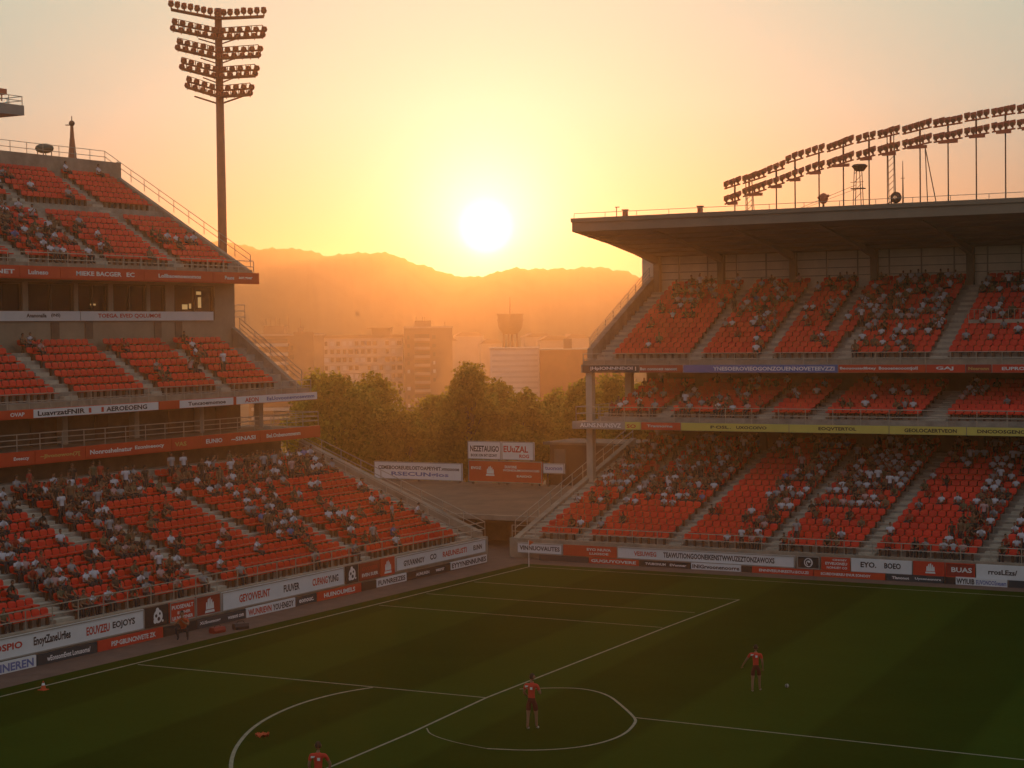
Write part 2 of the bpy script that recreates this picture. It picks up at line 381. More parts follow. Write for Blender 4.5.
bb.inputs['Base Color'].default_value = (0.4, 0.3, 0.15, 1); bb.inputs['Emission Color'].default_value = (1.0, 0.6, 0.22, 1); bb.inputs['Emission Strength'].default_value = 0.32
for i, (a, c) in enumerate(openings):
    mb = MB()
    for ua, ub, za, zb in ((a, a + .08, 14.6, 16.44), (c - .08, c, 14.6, 16.44), (a + .08, c - .08, 16.36, 16.44), (a + .08, c - .08, 14.6, 14.68)):
        sbox(mb, PL, ua, ub, 72.5, 72.62, za, zb)
    if c - a > 1.8: sbox(mb, PL, (a + c) / 2 - .03, (a + c) / 2 + .03, 72.5, 72.62, 14.68, 16.36)
    sbox(mb, PL, a, c, 72.46, 72.79, 14.332, 14.6)
    f_ = mb.build('window', wfm, LS)
    mb = MB(); sbox(mb, PL, a + .08, c - .08, 72.63, 72.66, 14.68, 16.36); mb.build('pane', gp, f_)
    if i in (1, 2, 5, 8):
        q = (a + c) / 2
        for (ua, ub, za, zb) in {1: [(q - .4, q + .3, 15.38, 15.48)], 2: [(q - .3, q + .1, 15.0, 15.12), (q + .1, q + .4, 14.9, 15.3)], 5: [(q - .1, q + .35, 15.2, 15.3)],
                                 8: [(q - 1.0, q - .5, 15.0, 15.3), (q - .35, q - .15, 15.05, 15.35), (q + .5, q + .8, 15.1, 15.75), (q + .35, q + .8, 15.9, 16.1)]}[i]:
            mb = MB(); sbox(mb, PL, ua, ub, 72.615, 72.628, za, zb); mb.build('lit_panel', lit, f_)
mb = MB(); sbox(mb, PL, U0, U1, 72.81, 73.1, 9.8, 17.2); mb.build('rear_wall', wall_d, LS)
for i, u in enumerate((69.0, 76.0, 78.7, 84.6, 86.5)):      # doorways of the middle tier
    mb = MB(); sbox(mb, PL, u - .32, u + .32, 72.40, 72.445, 13.3, 14.25); mb.build('door', wall_d, LS)
# upper tier
mb = MB(); sbox(mb, PL, U0, U1, 70.5, 70.75, 16.55, 17.24); mb.build('fascia', fasc_red, LS)
mb = MB(); sbox(mb, PL, U0, 91.98, 70.755, 73.4, 16.63, 17.19); mb.build('deck_floor', concrete, LS)
UST = [(60.5, 1., 0, 16), (66.8, 1., 0, 16), (73.0, 1., 0, 16), (79.2, 1., 0, 16), (85.9, .95, 0, 16)]
tier(LS, 'L', 'upper_terrace', U0, 91.6, 71.5, 17.5, 16, 0.63, 0.385, UST, 0.5, skip_rows=(8, 9), seat_u=(54.8, 90.9))
mb = MB(); sbox(mb, PL, U0, 91.95, 71.0, 71.45, 17.2, 17.45); mb.build('front_kerb', concrete, LS)
railing(LS, [PL(U0, 70.85, 17.24), PL(91.9, 70.85, 17.24)], 0.75, 1.5, 2)
mb = MB()
prof = [(70.9, 17.24), (71.4, 17.6), (81.6, 23.75), (81.6, 24.75), (83.0, 24.75), (83.0, 20), (73.5, 17.25)]
mb.prism(prof, lambda d, z: PL(91.61, d, z), lambda d, z: PL(91.99, d, z))
sbox(mb, PL, U0, 91.608, 81.59, 83.0, 22.5, 24.72)
mb.build('parapet', concrete, LS)
railing(LS, [PL(91.8, 71.0, 17.6), PL(91.8, 79.5, 22.75), PL(91.8, 80.6, 23.4), PL(91.8, 82.8, 24.75), PL(U0, 82.8, 24.75)], 0.8, 1.4, 2, r=.024)

# ---- right stand
RS = thing('grandstand', 'three-tier red-seated stand under a cantilever roof, yellow band below its middle tier', 'grandstand', (-34, 100, 0))
PR = SP('R'); V0, V1 = -54.0, -8.0
RST = [(-53.0, 1.1, 0, 18), (-49.5, .8, 0, 18), (-43.6, .8, 0, 18), (-37.7, .8, 0, 18), (-32.3, .9, 0, 18), (-25.7, .9, 0, 18), (-19.5, .9, 0, 18)]
tier(RS, 'R', 'lower_terrace', V0 + .4, V1, 94.6, 1.08, 18, 0.9, 0.268, RST, 0.5, base=0.0, seat_u=(-52.2, -16))
mb = MB(); sbox(mb, PR, V0, V1, 94.25, 94.597, 0, 1.16); mb.build('front_wall', concrete, RS)
mb = MB(); mb.prism([(94.6, 1.1), (110.8, 6.15), (110.8, 0), (94.6, 0)], lambda d, z: PR(V0, d, z), lambda d, z: PR(V0 + .39, d, z)); mb.build('end_wall', concrete, RS)
railing(RS, [PR(V0 + .15, 94.7, 1.2), PR(V0 + .15, 110.8, 6.1)], 0.95, 1.6, 2)
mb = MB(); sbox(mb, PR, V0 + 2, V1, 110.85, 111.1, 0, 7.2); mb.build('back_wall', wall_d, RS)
# middle deck
mb = MB(); sbox(mb, PR, V0, V1, 102.4, 102.62, 7.2, 7.68); mb.build('fascia', fasc_grey, RS)
mb = MB(); sbox(mb, PR, V0 + .01, V1, 102.625, 111.5, 7.28, 7.66); mb.build('deck_floor', concrete, RS)
RMT = [(-48.2, .9, 0, 8), (-41.5, .8, 0, 8), (-38.1, .8, 0, 8), (-31.0, 1.1, 0, 8), (-24.5, 1., 0, 8)]
tier(RS, 'R', 'middle_terrace', -52.6, V1, 103.3, 7.95, 8, 0.78, 0.215, RMT, 0.48, base=7.665, seat_u=(-51.8, -16))
railing(RS, [PR(V0 + .1, 109, 7.7), PR(V0 + .1, 102.75, 7.68), PR(V1, 102.75, 7.68)], 0.9, 1.7, 2)
mb = MB(); sbox(mb, PR, -52.5, V1, 110.2, 110.5, 7.67, 10.7); mb.build('back_wall', wall_d, RS)
# upper deck
mb = MB(); sbox(mb, PR, V0, V1, 103.7, 103.95, 10.7, 11.2); mb.build('fascia', fasc_grey, RS)
mb = MB(); sbox(mb, PR, V0 + .01, V1, 103.955, 114.6, 10.75, 11.17); mb.build('deck_floor', concrete, RS)
RUT = [(-52.9, 1.1, 0, 15), (-46.6, .8, 0, 15), (-41.9, .8, 0, 15), (-36.9, .8, 0, 6), (-38.6, 0.7, 4, 15), (-31.2, 1.0, 0, 15), (-24.7, 1., 0, 15)]
tier(RS, 'R', 'upper_terrace', V0 + .4, V1, 104.6, 11.5, 15, 0.625, 0.315, RUT, 0.48, seat_u=(-52.1, -16))
mb = MB(); sbox(mb, PR, V0, V1, 104.0, 104.55, 11.2, 11.46); mb.build('front_kerb', concrete, RS)
railing(RS, [PR(V0 + .1, 103.85, 11.2), PR(V1, 103.85, 11.2)], 0.7, 1.5, 2)
mb = MB(); mb.prism([(104.55, 11.2), (104.6, 12.2), (114.0, 17.0), (114.0, 11.2)], lambda d, z: PR(V0, d, z), lambda d, z: PR(V0 + .39, d, z)); mb.build('end_wall', concrete, RS)
railing(RS, [PR(V0 + .15, 104.7, 12.2), PR(V0 + .15, 113.7, 16.85)], 0.75, 1.3, 3)
# upper back wall: panels between pillars
mb = MB(); sbox(mb, PR, V0 - .6, V1, 114.1, 114.35, 15.6, 18.9)
for u in np.arange(V0 + 2.2, V1, 2.1): sbox(mb, PR, u - .04, u + .04, 114.02, 114.1, 15.8, 18.35, 1)
for z in (16.75, 17.25, 17.8): sbox(mb, PR, V0 + .35, V1, 114.04, 114.1, z - .025, z + .025, 1)
mb.build('back_wall', [mat('panel_wall', (0.74, 0.66, 0.54), 0.8, 0.14, 0.8), mat('panel_joint', (0.36, 0.31, 0.25), 0.8, 0.1)], RS)
roof = MB()
roof.prism([(102.7, 19.62), (102.7, 20.42), (116.5, 20.42), (116.5, 18.3), (113.9, 18.32)], lambda d, z: PR(V0, d, z), lambda d, z: PR(V1, d, z))
sbox(roof, PR, V0 - .04, V1, 102.6, 102.698, 20.2, 20.46)
rf = roof.build('roof', soffit, RS)
def soff(d): return 19.62 - (d - 102.7) / 11.2 * 1.30
for u in (-53.3, -48.6, -43.5, -38.0, -31.8, -25.5, -19):
    mb = MB(); mb.prism([(103.5, soff(103.5) - .02), (103.5, soff(103.5) - .08), (110.5, soff(110.5) - .32), (113.6, soff(113.6) - .55), (113.6, soff(113.6) - .02)], lambda d, z: PR(u - .14, d, z), lambda d, z: PR(u + .14, d, z))
    mb.build('beam', soffit, rf)
    mb = MB(); sbox(mb, PR, u - .22, u + .22, 113.6, 114.0, 15.9, 18.38); mb.build('column', mat('pillar_brown', (.24, .18, .13), .8, .15), RS)
mb = MB()
for dd_ in np.arange(104.6, 113.4, 1.75):
    z = soff(dd_); sbox(mb, PR, V0 + .2, V1, dd_ - .05, dd_ + .05, z - .10, z - .015)
mb.build('purlin', soffit, rf)
for u, d, z0, z1 in ((-53.55, 104.1, 0, 10.7), (-52.2, 107.0, 7.67, 10.72), (-51.0, 109.8, 7.67, 10.72)):
    mb = MB(); sbox(mb, PR, u - .22, u + .22, d - .22, d + .22, z0, z1); mb.build('column', wallm, RS)
for u in np.arange(-44, V1, 7.0):
    mb = MB(); sbox(mb, PR, u - .2, u + .2, 109.4, 109.8, 5.6, 7.25); mb.build('column', wall_d, RS)
railing(RS, [PR(V0, 103.0, 20.43), PR(V1, 103.0, 20.43)], 0.35, 2.2, 1, r=0.02)
# fronts of the lower tiers
railing(LS, [PL(U0, 54.3, 1.47), PL(91.9, 54.3, 1.47), PL(91.9, 67.3, 6.6)], 0.85, 1.55, 2)
railing(RS, [PR(V0 + .1, 94.4, 1.16), PR(V1, 94.4, 1.16)], 0.75, 1.6, 2)
mb = MB(); mb.prism([(54.5, 1.3), (67.3, 6.5), (67.3, 6.9), (54.5, 1.75)], lambda d, z: PL(91.5, d, z), lambda d, z: PL(91.98, d, z)); mb.build('end_wall', concrete, LS)
railing(LS, [PL(89.9, 55.5, 1.9), PL(89.9, 67.0, 6.5)], 0.75, 1.6, 2)
# vomitory front walls in the right upper tier
for u0, u1, k in ((-30.4, -26.0, 6),):
    mb = MB(); sbox(mb, PR, u0, u1, 104.6 + k * .625 - .1, 104.6 + k * .625, 11.5 + (k - 1) * .315, 11.5 + k * .315 + .35); mb.build('barrier_wall', stair_m, RS)
    railing(RS, [PR(u0, 104.6 + k * .625 - .05, 11.85 + k * .315), PR(u1, 104.6 + k * .625 - .05, 11.85 + k * .315)], 0.6, .35, 1, r=.02)

# ------------------------------------------------------------------ lettering and boards
def text_mesh(s, ht, wd, m, bold=0.0):
    c = bpy.data.curves.new('t', 'FONT'); c.body = s; c.size = 1.0; c.align_x = 'LEFT'; c.offset = bold; c.resolution_u = 2
    o = bpy.data.objects.new('t', c); COL.objects.link(o)
    dg = bpy.context.evaluated_depsgraph_get(); me = bpy.data.meshes.new_from_object(o.evaluated_get(dg))
    bpy.data.objects.remove(o); bpy.data.curves.remove(c)
    n = len(me.vertices); co = np.empty(n * 3); me.vertices.foreach_get('co', co); co = co.reshape(-1, 3)
    lo = co.min(0); hi = co.max(0); co -= lo; co[:, 0] *= wd / max(1e-6, hi[0] - lo[0]); co[:, 1] *= ht / max(1e-6, hi[1] - lo[1]); co[:, 2] = 0
    me.vertices.foreach_set('co', co.ravel()); me.materials.clear(); me.materials.append(m); me.update(); return me
def frame_L(d): return Matrix(((0, 0, 1, -d), (1, 0, 0, 0), (0, 1, 0, 0), (0, 0, 0, 1)))
def frame_R(d): return Matrix(((1, 0, 0, 0), (0, 0, -1, d), (0, 1, 0, 0), (0, 0, 0, 1)))
def emblem_mesh(r, m1, m2, kind):
    mb = MB(); n = 24
    def disc(cx, cy, rr, z, mi, k=n): mb.add([(cx, cy, z)] + [(cx + rr * math.cos(2 * PI * i / k), cy + rr * math.sin(2 * PI * i / k), z) for i in range(k)], [(0, 1 + i, 1 + (i + 1) % k) for i in range(k)], mi)
    def ring(cx, cy, r0, r1, z, a0, a1, mi, k=16):
        vs = []
        for i in range(k + 1):
            a = a0 + (a1 - a0) * i / k; vs += [(cx + r0 * math.cos(a), cy + r0 * math.sin(a), z), (cx + r1 * math.cos(a), cy + r1 * math.sin(a), z)]
        mb.add(vs, [(2 * i, 2 * i + 1, 2 * i + 3, 2 * i + 2) for i in range(k)], mi)
    if kind == 'blot':
        disc(0, 0, r * .8, 0, 0); disc(-r * .35, r * .1, r * .2, .003, 1); disc(r * .1, -r * .3, r * .24, .003, 1); disc(r * .3, r * .3, r * .16, .003, 1)
        disc(-r * .1, r * .75, r * .3, .0015, 0); disc(-r * .55, -r * .5, r * .3, .0015, 0); disc(r * .8, -r * .6, r * .15, 0, 0)
    elif kind == 'ring':
        ring(0, 0, r * .8, r, 0, 0, 2 * PI, 0); ring(0, -.1 * r, r * .35, r * .55, 0, .3, 4.5, 0); disc(r * .15, r * .2, r * .25, .001, 0); ring(r * .1, r * .05, r * .6, r * .7, 0, -1, 1.4, 0)
    else:
        for a, hh in ((-.55, .5), (-.25, .9), (.05, 1.0), (.35, .75), (.62, .4)):
            mb.add([(r * (a - .16), -r * .4, 0), (r * (a + .16), -r * .4, 0), (r * (a + .1), r * hh, 0), (r * (a - .1), r * hh * .8, 0)], [(0, 1, 2, 3)], 0)
        mb.add([(-r * .9, -r * .8, 0), (r * .9, -r * .8, 0), (r * .8, -r * .5, 0), (-r * .8, -r * .5, 0)], [(0, 1, 2, 3)], 0)
    return mb.mesh('emblem', [m1, m2])
def board(side, d, u0, u1, z0, z1, bm, texts, label, cat='advertising board', group='advertising boards along the pitch', name='advertising_board', emblem=None, th=0.08, fr=None):
    F = frame_L(d) if side == 'L' else frame_R(d)
    P = SP(side); sgn = 1
    mb = MB(); g = 0.012
    sbox(mb, P, u0 + g, u1 - g, d, d + th, z0, z1)
    o = mb.mesh(name, bm); ob = link(name, o); tag(ob, label, cat, group)
    W = u1 - u0; Hh = z1 - z0
    if fr:
        mb = MB()
        for a, b_, c_, e_ in ((u0 + g, u0 + g + .05, z0, z1), (u1 - g - .05, u1 - g, z0, z1), (u0 + g + .05, u1 - g - .05, z1 - .05, z1), (u0 + g + .05, u1 - g - .05, z0, z0 + .05)):
            sbox(mb, P, a, b_, d - .03, d - .004, c_, e_)
        mb.build('frame', fr, ob)
    for (s, fx, fw, fy, fh, ink) in texts:      # fractions of the board
        me = text_mesh(s, fh * Hh, fw * W, INK[ink], 0.03)
        t_ = link('lettering', me, ob, loc=(0, 0, 0)); t_.matrix_parent_inverse = Matrix()
        t_.matrix_basis = F @ Matrix.Translation((u0 + fx * W, z0 + fy * Hh, 0.008))
    if emblem:
        k, ex, ey, er, i1, i2 = emblem
        me = emblem_mesh(er * Hh, INK[i1], bm if i2 is None else INK.get(i2, i2), k)
        t_ = link('emblem', me, ob, loc=(0, 0, 0)); t_.matrix_parent_inverse = Matrix()
        t_.matrix_basis = F @ Matrix.Translation((u0 + ex * W, z0 + ey * Hh, 0.008))
    return ob
GT = 'upper row of boards along the near touchline'; GL = 'lower row of boards along the near touchline'
B = board
B('L', 54.08, 46.0, 61.9, .52, 1.40, whitem, [('EUJOSPIO', .385, .15, .3, .42, 'r'), ('EnoytZaneUrfies', .575, .135, .25, .52, 'k'), ('EOUVZEU', .77, .09, .28, .42, 'r'), ('EOJOYS', .872, .09, .28, .42, 'k')], 'long white board with red and black words, cut off by the frame, upper row', group=GT, fr=fasc_grey)
B('L', 54.08, 61.94, 63.55, .52, 1.42, blackm, [], 'dark board with a ragged white round emblem, beside the cut-off long white board', group=GT, emblem=('blot', .55, .48, .42, 'w', None))
B('L', 54.08, 63.62, 65.40, .52, 1.44, redm, [('PUOSEVALT', .08, .84, .62, .2, 'w'), ('EAUNER', .3, .5, .36, .14, 'w'), ('LIUVE SYNER', .1, .8, .1, .17, 'w')], 'red board with three lines of small white writing beside the ragged emblem board', group=GT, fr=fasc_grey)
B('L', 54.08, 65.43, 67.24, .52, 1.46, dkred, [], 'dark red board with a white crown-like emblem beside the three-line red board', group=GT, emblem=('crown', .55, .45, .42, 'w', None), fr=fasc_grey)
B('L', 54.08, 67.32, 77.28, .52, 1.42, whitem, [('GEYOVVEUNT', .13, .24, .28, .42, 'r'), ('FUUVER', .48, .13, .3, .4, 'k'), ('CUPANG', .72, .13, .3, .42, 'r'), ('YUNG', .855, .09, .3, .4, 'k')], 'white board reading FUUVER between red words, in the middle of the upper row', group=GT, fr=fasc_grey)
B('L', 54.08, 77.41, 78.54, .52, 1.44, blackm, [], 'small dark square board with a white ring emblem, left of the far white board pair', group=GT, emblem=('blot', .5, .5, .42, 'w', None))
B('L', 54.08, 78.68, 80.55, .52, 1.42, dkred, [('GVOSER', .1, .8, .55, .22, 'r'), ('EVEN SUER', .1, .8, .2, .2, 'w')], 'dull dark red board with faint writing between two emblem boards', group=GT)
B('L', 54.08, 80.64, 81.99, .52, 1.46, redm, [], 'bright red square board with a white crown emblem beside the far white board', group=GT, emblem=('crown', .5, .45, .42, 'w', None))
B('L', 54.08, 82.09, 91.62, .60, 1.38, whitem, [('GYUVANNOY', .08, .22, .25, .4, 'k'), ('CO', .36, .07, .3, .4, 'k'), ('RAEUNEUSTI', .5, .27, .3, .4, 'r'), ('EUNN', .85, .1, .32, .36, 'k')], 'white board at the far end of the upper row, by the corner opening', group=GT, fr=fasc_grey)
B('L', 53.95, 47.0, 55.15, 0.0, .48, whitem, [('WENOE', .3, .3, .15, .66, 'r'), ('TUNNEREN', .62, .36, .12, .7, 'b')], 'low white board crammed with red and purple letters at the near cut-off end', group=GL)
B('L', 53.95, 55.18, 58.75, 0.0, .46, navy, [('wEonsomEvnt Lonusoms/', .16, .72, .25, .48, 'w')], 'low navy board with thin white script near the near corner', group=GL)
B('L', 53.95, 58.78, 63.0, 0.0, .47, redm, [('PSP·GBLINCNVETE ZK', .2, .68, .25, .46, 'w')], 'low bright red board reading PSP in white capitals', group=GL)
B('L', 53.95, 63.03, 65.33, 0.0, .44, blackm, [], 'plain black low board behind the crouching person in an orange bib', group=GL)
B('L', 53.95, 65.35, 68.94, 0.0, .44, navy, [('XUSnonnong', .05, .42, .28, .42, 'w'), ('wonsont com', .62, .33, .3, .4, 'w')], 'low dark board with two faint white words behind the two bags', group=GL)
B('L', 53.95, 68.97, 72.88, 0.0, .46, whitem, [('WUNRIEVN', .04, .46, .15, .66, 'r'), ('YOU·ENEOY', .53, .43, .15, .66, 'k')], 'low white board with tight red and dark capitals below the FUUVER board', group=GL)
B('L', 53.95, 72.9, 74.68, 0.0, .44, navy, [('eonouc.', .15, .7, .3, .4, 'w')], 'short low dark board with one pale word between white and red boards', group=GL)
B('L', 53.95, 74.7, 78.62, 0.0, .46, redm, [('HUINOUMELS', .15, .7, .25, .5, 'w')], 'low red board with a bold white word below the small ring-emblem board', group=GL)
B('L', 53.95, 78.65, 80.02, 0.0, .44, blackm, [], 'short plain black low board beyond the farther red one', group=GL)
B('L', 53.95, 80.04, 82.94, 0.02, .46, whitem, [('FUVNREEZES', .05, .9, .18, .6, 'k')], 'low white board with one line of black capitals beyond the short black board', group=GL)
B('L', 53.95, 82.96, 87.46, 0.02, .45, blackm, [('AUNUIGN', .2, .3, .3, .4, 'w'), ('weoror', .65, .2, .3, .36, 'w')], 'long low black board with two dim words near the far end', group=GL)
B('L', 53.95, 87.48, 91.5, 0.04, .48, whitem, [('EYYYNENNUNES', .03, .94, .18, .64, 'k')], 'last low white board of the near touchline, next to the corner opening', group=GL)
GT = 'upper row of boards behind the goal line'; GL = 'lower row of boards behind the goal line'
B('R', 93.8, -53.24, -50.2, .36, .98, whitem, [('VINNUOVAUTES', .06, .88, .3, .42, 'k')], 'small white board at the corner end of the goal-line boards', group=GT, fr=fasc_grey)
B('R', 93.8, -50.17, -46.7, .36, .98, redm, [('EYO NUVA', .45, .45, .55, .25, 'w'), ('LUOSOE', .5, .35, .2, .2, 'w')], 'orange-red board with small white lines beside the corner white board', group=GT)
B('R', 93.8, -46.67, -35.9, .36, 1.02, whitem, [('VESUWEG', .10, .13, .3, .4, 'r'), ('TEAWUTIONGOONEIKENSTWWUZEZTONZAWOXS', .27, .62, .28, .46, 'k')], 'very long white board covered with one long black word after a short red one', group=GT, fr=fasc_grey)
B('R', 93.8, -35.79, -34.48, .36, 1.05, blackm, [], 'black square board with a pale ring emblem behind the goal line', group=GT, emblem=('ring', .5, .5, .36, 'w', None), fr=fasc_grey)
B('R', 93.8, -34.42, -32.79, .36, 1.05, redm, [('CINOEY', .4, .5, .75, .14, 'w'), ('EYVEUONEU', .15, .75, .42, .22, 'w'), ('NONUEY CO', .2, .7, .12, .18, 'w')], 'red board with white lines between the ring emblem and the EYO board', group=GT)
B('R', 93.8, -32.74, -29.4, .36, 1.07, whitem, [('EYO.', .16, .26, .35, .42, 'k'), ('BOEO', .55, .27, .35, .42, 'k')], 'white board reading EYO. BOEO in bold black', group=GT)
B('R', 93.8, -29.35, -27.66, .36, 1.09, redm, [], 'red board with a white jagged crest beside the EYO. BOEO board', group=GT, emblem=('crown', .55, .5, .42, 'w', None))
B('R', 93.8, -27.62, -26.07, .36, 1.09, dkred, [('BUAS', .2, .7, .35, .36, 'w')], 'dark red board with a dark patch and pale word beside the jagged crest board', group=GT, fr=redm)
B('R', 93.8, -26.02, -21.5, .36, 1.10, whitem, [('rrosLEzs/', .14, .33, .32, .36, 'k'), ('GE', .55, .12, .28, .42, 'r')], 'white board with thin black letters at the cut-off end of the goal-line boards', group=GT)
B('R', 93.8, -21.4, -14, .36, 1.12, redm, [('OONEVE', .2, .5, .3, .4, 'w')], 'red board outside the frame edge', group=GT)
B('R', 93.65, -51.7, -48.45, 0.0, .34, navy, [], 'low plain slate board under the corner white board', group=GL)
B('R', 93.65, -48.42, -45.24, 0.0, .34, redm, [('GUGUYOVERE', .05, .9, .25, .5, 'w')], 'low red board with pale word near the corner', group=GL)
B('R', 93.65, -45.2, -42.02, 0.0, .34, blackm, [('TVUBONUM', .12, .4, .3, .4, 'w'), ('EVonner', .6, .32, .3, .4, 'w')], 'low black board with two dim words under the very long white board', group=GL)
B('R', 93.65, -42.0, -39.0, 0.0, .36, whitem, [('INIGrvoonenoorre', .03, .94, .2, .6, 'k')], 'low white board with black letters under the long-word board', group=GL)
B('R', 93.65, -38.98, -38.37, 0.0, .33, blackm, [], 'tiny black low board between white and red ones', group=GL)
B('R', 93.65, -38.35, -34.8, 0.0, .35, redm, [('ENNIVESUNRESTU.ECU.ZI', .12, .8, .28, .42, 'w')], 'low red board with fine white capitals under the ring emblem board', group=GL)
B('R', 93.65, -34.77, -30.81, 0.0, .35, fasc_red, [('ECURDONEREU ENUR EONOOY', .1, .7, .3, .4, 'w')], 'low orange board with white line under the EYO. BOEO board', group=GL)
B('R', 93.65, -30.75, -27.65, 0.0, .36, navy, [('Tlanonot', .1, .3, .3, .4, 'w'), ('Uyooneunnre', .5, .45, .3, .4, 'w')], 'low navy board with white script under the jagged crest board', group=GL)
B('R', 93.65, -27.6, -27.1, 0.0, .34, blackm, [], 'tiny black low board beside the low navy one', group=GL)
B('R', 93.65, -27.05, -24.37, 0.0, .40, whitem, [('WYIUIB', .02, .35, .12, .7, 'k'), ('EUVONOOSneuem', .4, .58, .15, .6, 'b')], 'low white board with dense letters near the cut-off end', group=GL)
B('R', 93.65, -24.3, -16, 0.0, .36, navy, [], 'low plain navy board running out of the frame', group=GL)
# bands on the decks
def S(side, d, u0, u1, z0, z1, bm, texts, label, group): return board(side, d, u0, u1, z0, z1, bm, texts, label, 'banner', group, 'banner', th=.03)
g = 'banners on the top-tier band of the unroofed stand'
S('L', 70.46, 62, 71.4, 16.62, 17.18, fasc_red, [('CVINET', .70, .26, .3, .42, 'w')], 'red banner with a cut-off white word at the near end of the top-tier band', g)
S('L', 70.46, 71.42, 74.4, 16.62, 17.18, fasc_red, [('Luineso', .2, .5, .28, .45, 'w')], 'red banner reading Luineso on the top-tier band', g)
S('L', 70.46, 74.42, 81.2, 16.62, 17.18, fasc_red, [('MIEKE BACGER', .18, .54, .28, .45, 'w'), ('EC', .78, .1, .28, .45, 'w')], 'red banner with the biggest white capitals on the top-tier band', g)
S('L', 70.46, 81.22, 87.4, 16.62, 17.18, fasc_red, [('Lollbaoenoeoomos', .2, .62, .3, .4, 'w')], 'red banner with a long thin white word on the top-tier band', g)
S('L', 70.46, 87.42, 91.95, 16.62, 17.18, fasc_red, [('Puuos', .25, .2, .3, .4, 'w'), ('aor.goer', .55, .3, .28, .36, 'w')], 'red banner with two faint words at the free end of the top-tier band', g)
g = 'banners on the white strip under the gallery windows'
S('L', 72.30, 60, 77.9, 14.32, 14.86, whitem, [('Ananonalla', .765, .085, .35, .4, 'k'), ('(INS)', .87, .04, .35, .4, 'k')], 'near half of the white strip under the gallery windows, with small grey words', g)
S('L', 72.30, 77.92, 89.7, 14.32, 14.86, whitem, [('TOEGA. EVED QOLUMOE', .12, .46, .25, .5, 'r')], 'far half of the white strip under the gallery windows, with bold dark red letters', g)
g = 'banners on the middle-tier band of the unroofed stand'
S('L', 66.16, 58, 67.75, 9.42, 9.82, fasc_red, [('OVAP', .84, .1, .25, .5, 'w')], 'red banner with a cut-off word at the near end of the middle-tier band', g)
S('L', 66.16, 67.79, 77.23, 9.40, 9.82, whitem, [('LuavrzatFNIR', .03, .36, .2, .6, 'k'), ('I', .42, .02, .2, .6, 'r'), ('I', .52, .02, .2, .6, 'r'), ('AEROEOENG', .56, .34, .2, .6, 'k')], 'long white banner with heavy black letters on the middle-tier band', g)
S('L', 66.16, 77.27, 78.98, 9.42, 9.82, fasc_red, [], 'short blank red banner between two white ones on the middle-tier band', g)
S('L', 66.16, 79.0, 83.74, 9.40, 9.82, whitem, [('Tuncsoemomoe', .15, .7, .25, .5, 'k')], 'shorter white banner with one black word on the middle-tier band', g)
S('L', 66.16, 84.02, 91.95, 9.40, 9.84, whitem, [('AEON', .1, .16, .2, .6, 'r'), ('EaUovoonevnosevmm', .36, .6, .25, .5, 'b')], 'white and bluish banner at the free end of the middle-tier band', g)
g = 'banners on the lowest band of the unroofed stand'
S('L', 65.96, 58, 67.6, 7.14, 7.74, fasc_red, [('Eveeccy', .85, .11, .3, .36, 'w')], 'red banner with small white word at the near end of the lowest band', g)
S('L', 65.96, 67.63, 71.2, 7.14, 7.74, fasc_red, [('~JIvonowon(7[', .1, .8, .3, .4, 'y')], 'red banner with dull ochre writing on the lowest band', g)
S('L', 65.96, 71.23, 78.0, 7.14, 7.74, fasc_red, [('Nonroshelnatur', .05, .48, .3, .4, 'w'), ('Ezonineeocy', .56, .35, .3, .42, 'w')], 'red banner with two long white words on the lowest band', g)
S('L', 65.96, 78.03, 80.5, 7.14, 7.74, fasc_red, [('VAS', .1, .4, .3, .4, 'y')], 'short red banner with a dim word on the lowest band', g)
S('L', 65.96, 80.53, 85.9, 7.14, 7.74, fasc_red, [('EUNIO', .08, .27, .3, .42, 'w'), ('~SINASI', .5, .42, .3, .4, 'w')], 'red banner with two separate white words on the lowest band', g)
S('L', 65.96, 85.93, 91.9, 7.14, 7.74, fasc_red, [('Bel.Onbenomnenm', .1, .56, .3, .4, 'w')], 'red banner at the free end of the lowest band', g)
g = 'banners on the upper-tier band of the roofed stand'
S('R', 103.66, -53.9, -49.9, 10.72, 11.18, navy, [('|HpIONNNDOI |', .15, .8, .25, .55, 'w')], 'dark banner with blocky white letters at the free end of the upper band', g)
S('R', 103.66, -49.88, -46.9, 10.72, 11.18, dkred, [('Ban nonnoett nanoot', .02, .85, .3, .4, 'w')], 'dull red banner with fine white writing near the free end of the upper band', g)
S('R', 103.66, -46.88, -36.9, 10.72, 11.18, bluem, [('YNESOEROVIEOGONZOUENNOVETEEVZZI', .2, .78, .25, .52, 'w')], 'long blue banner with a run of white capitals on the upper band', g)
S('R', 103.66, -36.87, -31.6, 10.72, 11.18, fasc_red, [('Beouousadibtey', .02, .42, .3, .42, 'w'), ('BoooeneooontjoII', .47, .44, .25, .5, 'w')], 'orange-red banner next to the blue one on the upper band', g)
S('R', 103.66, -31.58, -29.3, 10.72, 11.18, redm, [('GAJ', .25, .45, .25, .5, 'w')], 'red banner reading GAJ on the upper band', g)
S('R', 103.66, -29.27, -27.8, 10.72, 11.18, dkred, [('Nosronn', .1, .8, .3, .4, 'y')], 'small dark red banner with a dim word on the upper band', g)
S('R', 103.66, -27.77, -14, 10.72, 11.18, redm, [('EUPRONCY', .04, .16, .3, .4, 'w')], 'red banner cut off by the frame on the upper band', g)
g = 'banners on the band below the middle tier of the roofed stand'
S('R', 102.36, -53.7, -50.3, 7.22, 7.68, fasc_grey, [('AUNS.NUNSVZ', .08, .85, .2, .6, 'w')], 'grey banner with white letters at the free end of the lower band', g)
S('R', 102.36, -50.27, -49.2, 7.22, 7.68, yellowm, [('SO', .1, .6, .2, .5, 'r')], 'tiny yellow banner with a red mark on the lower band', g)
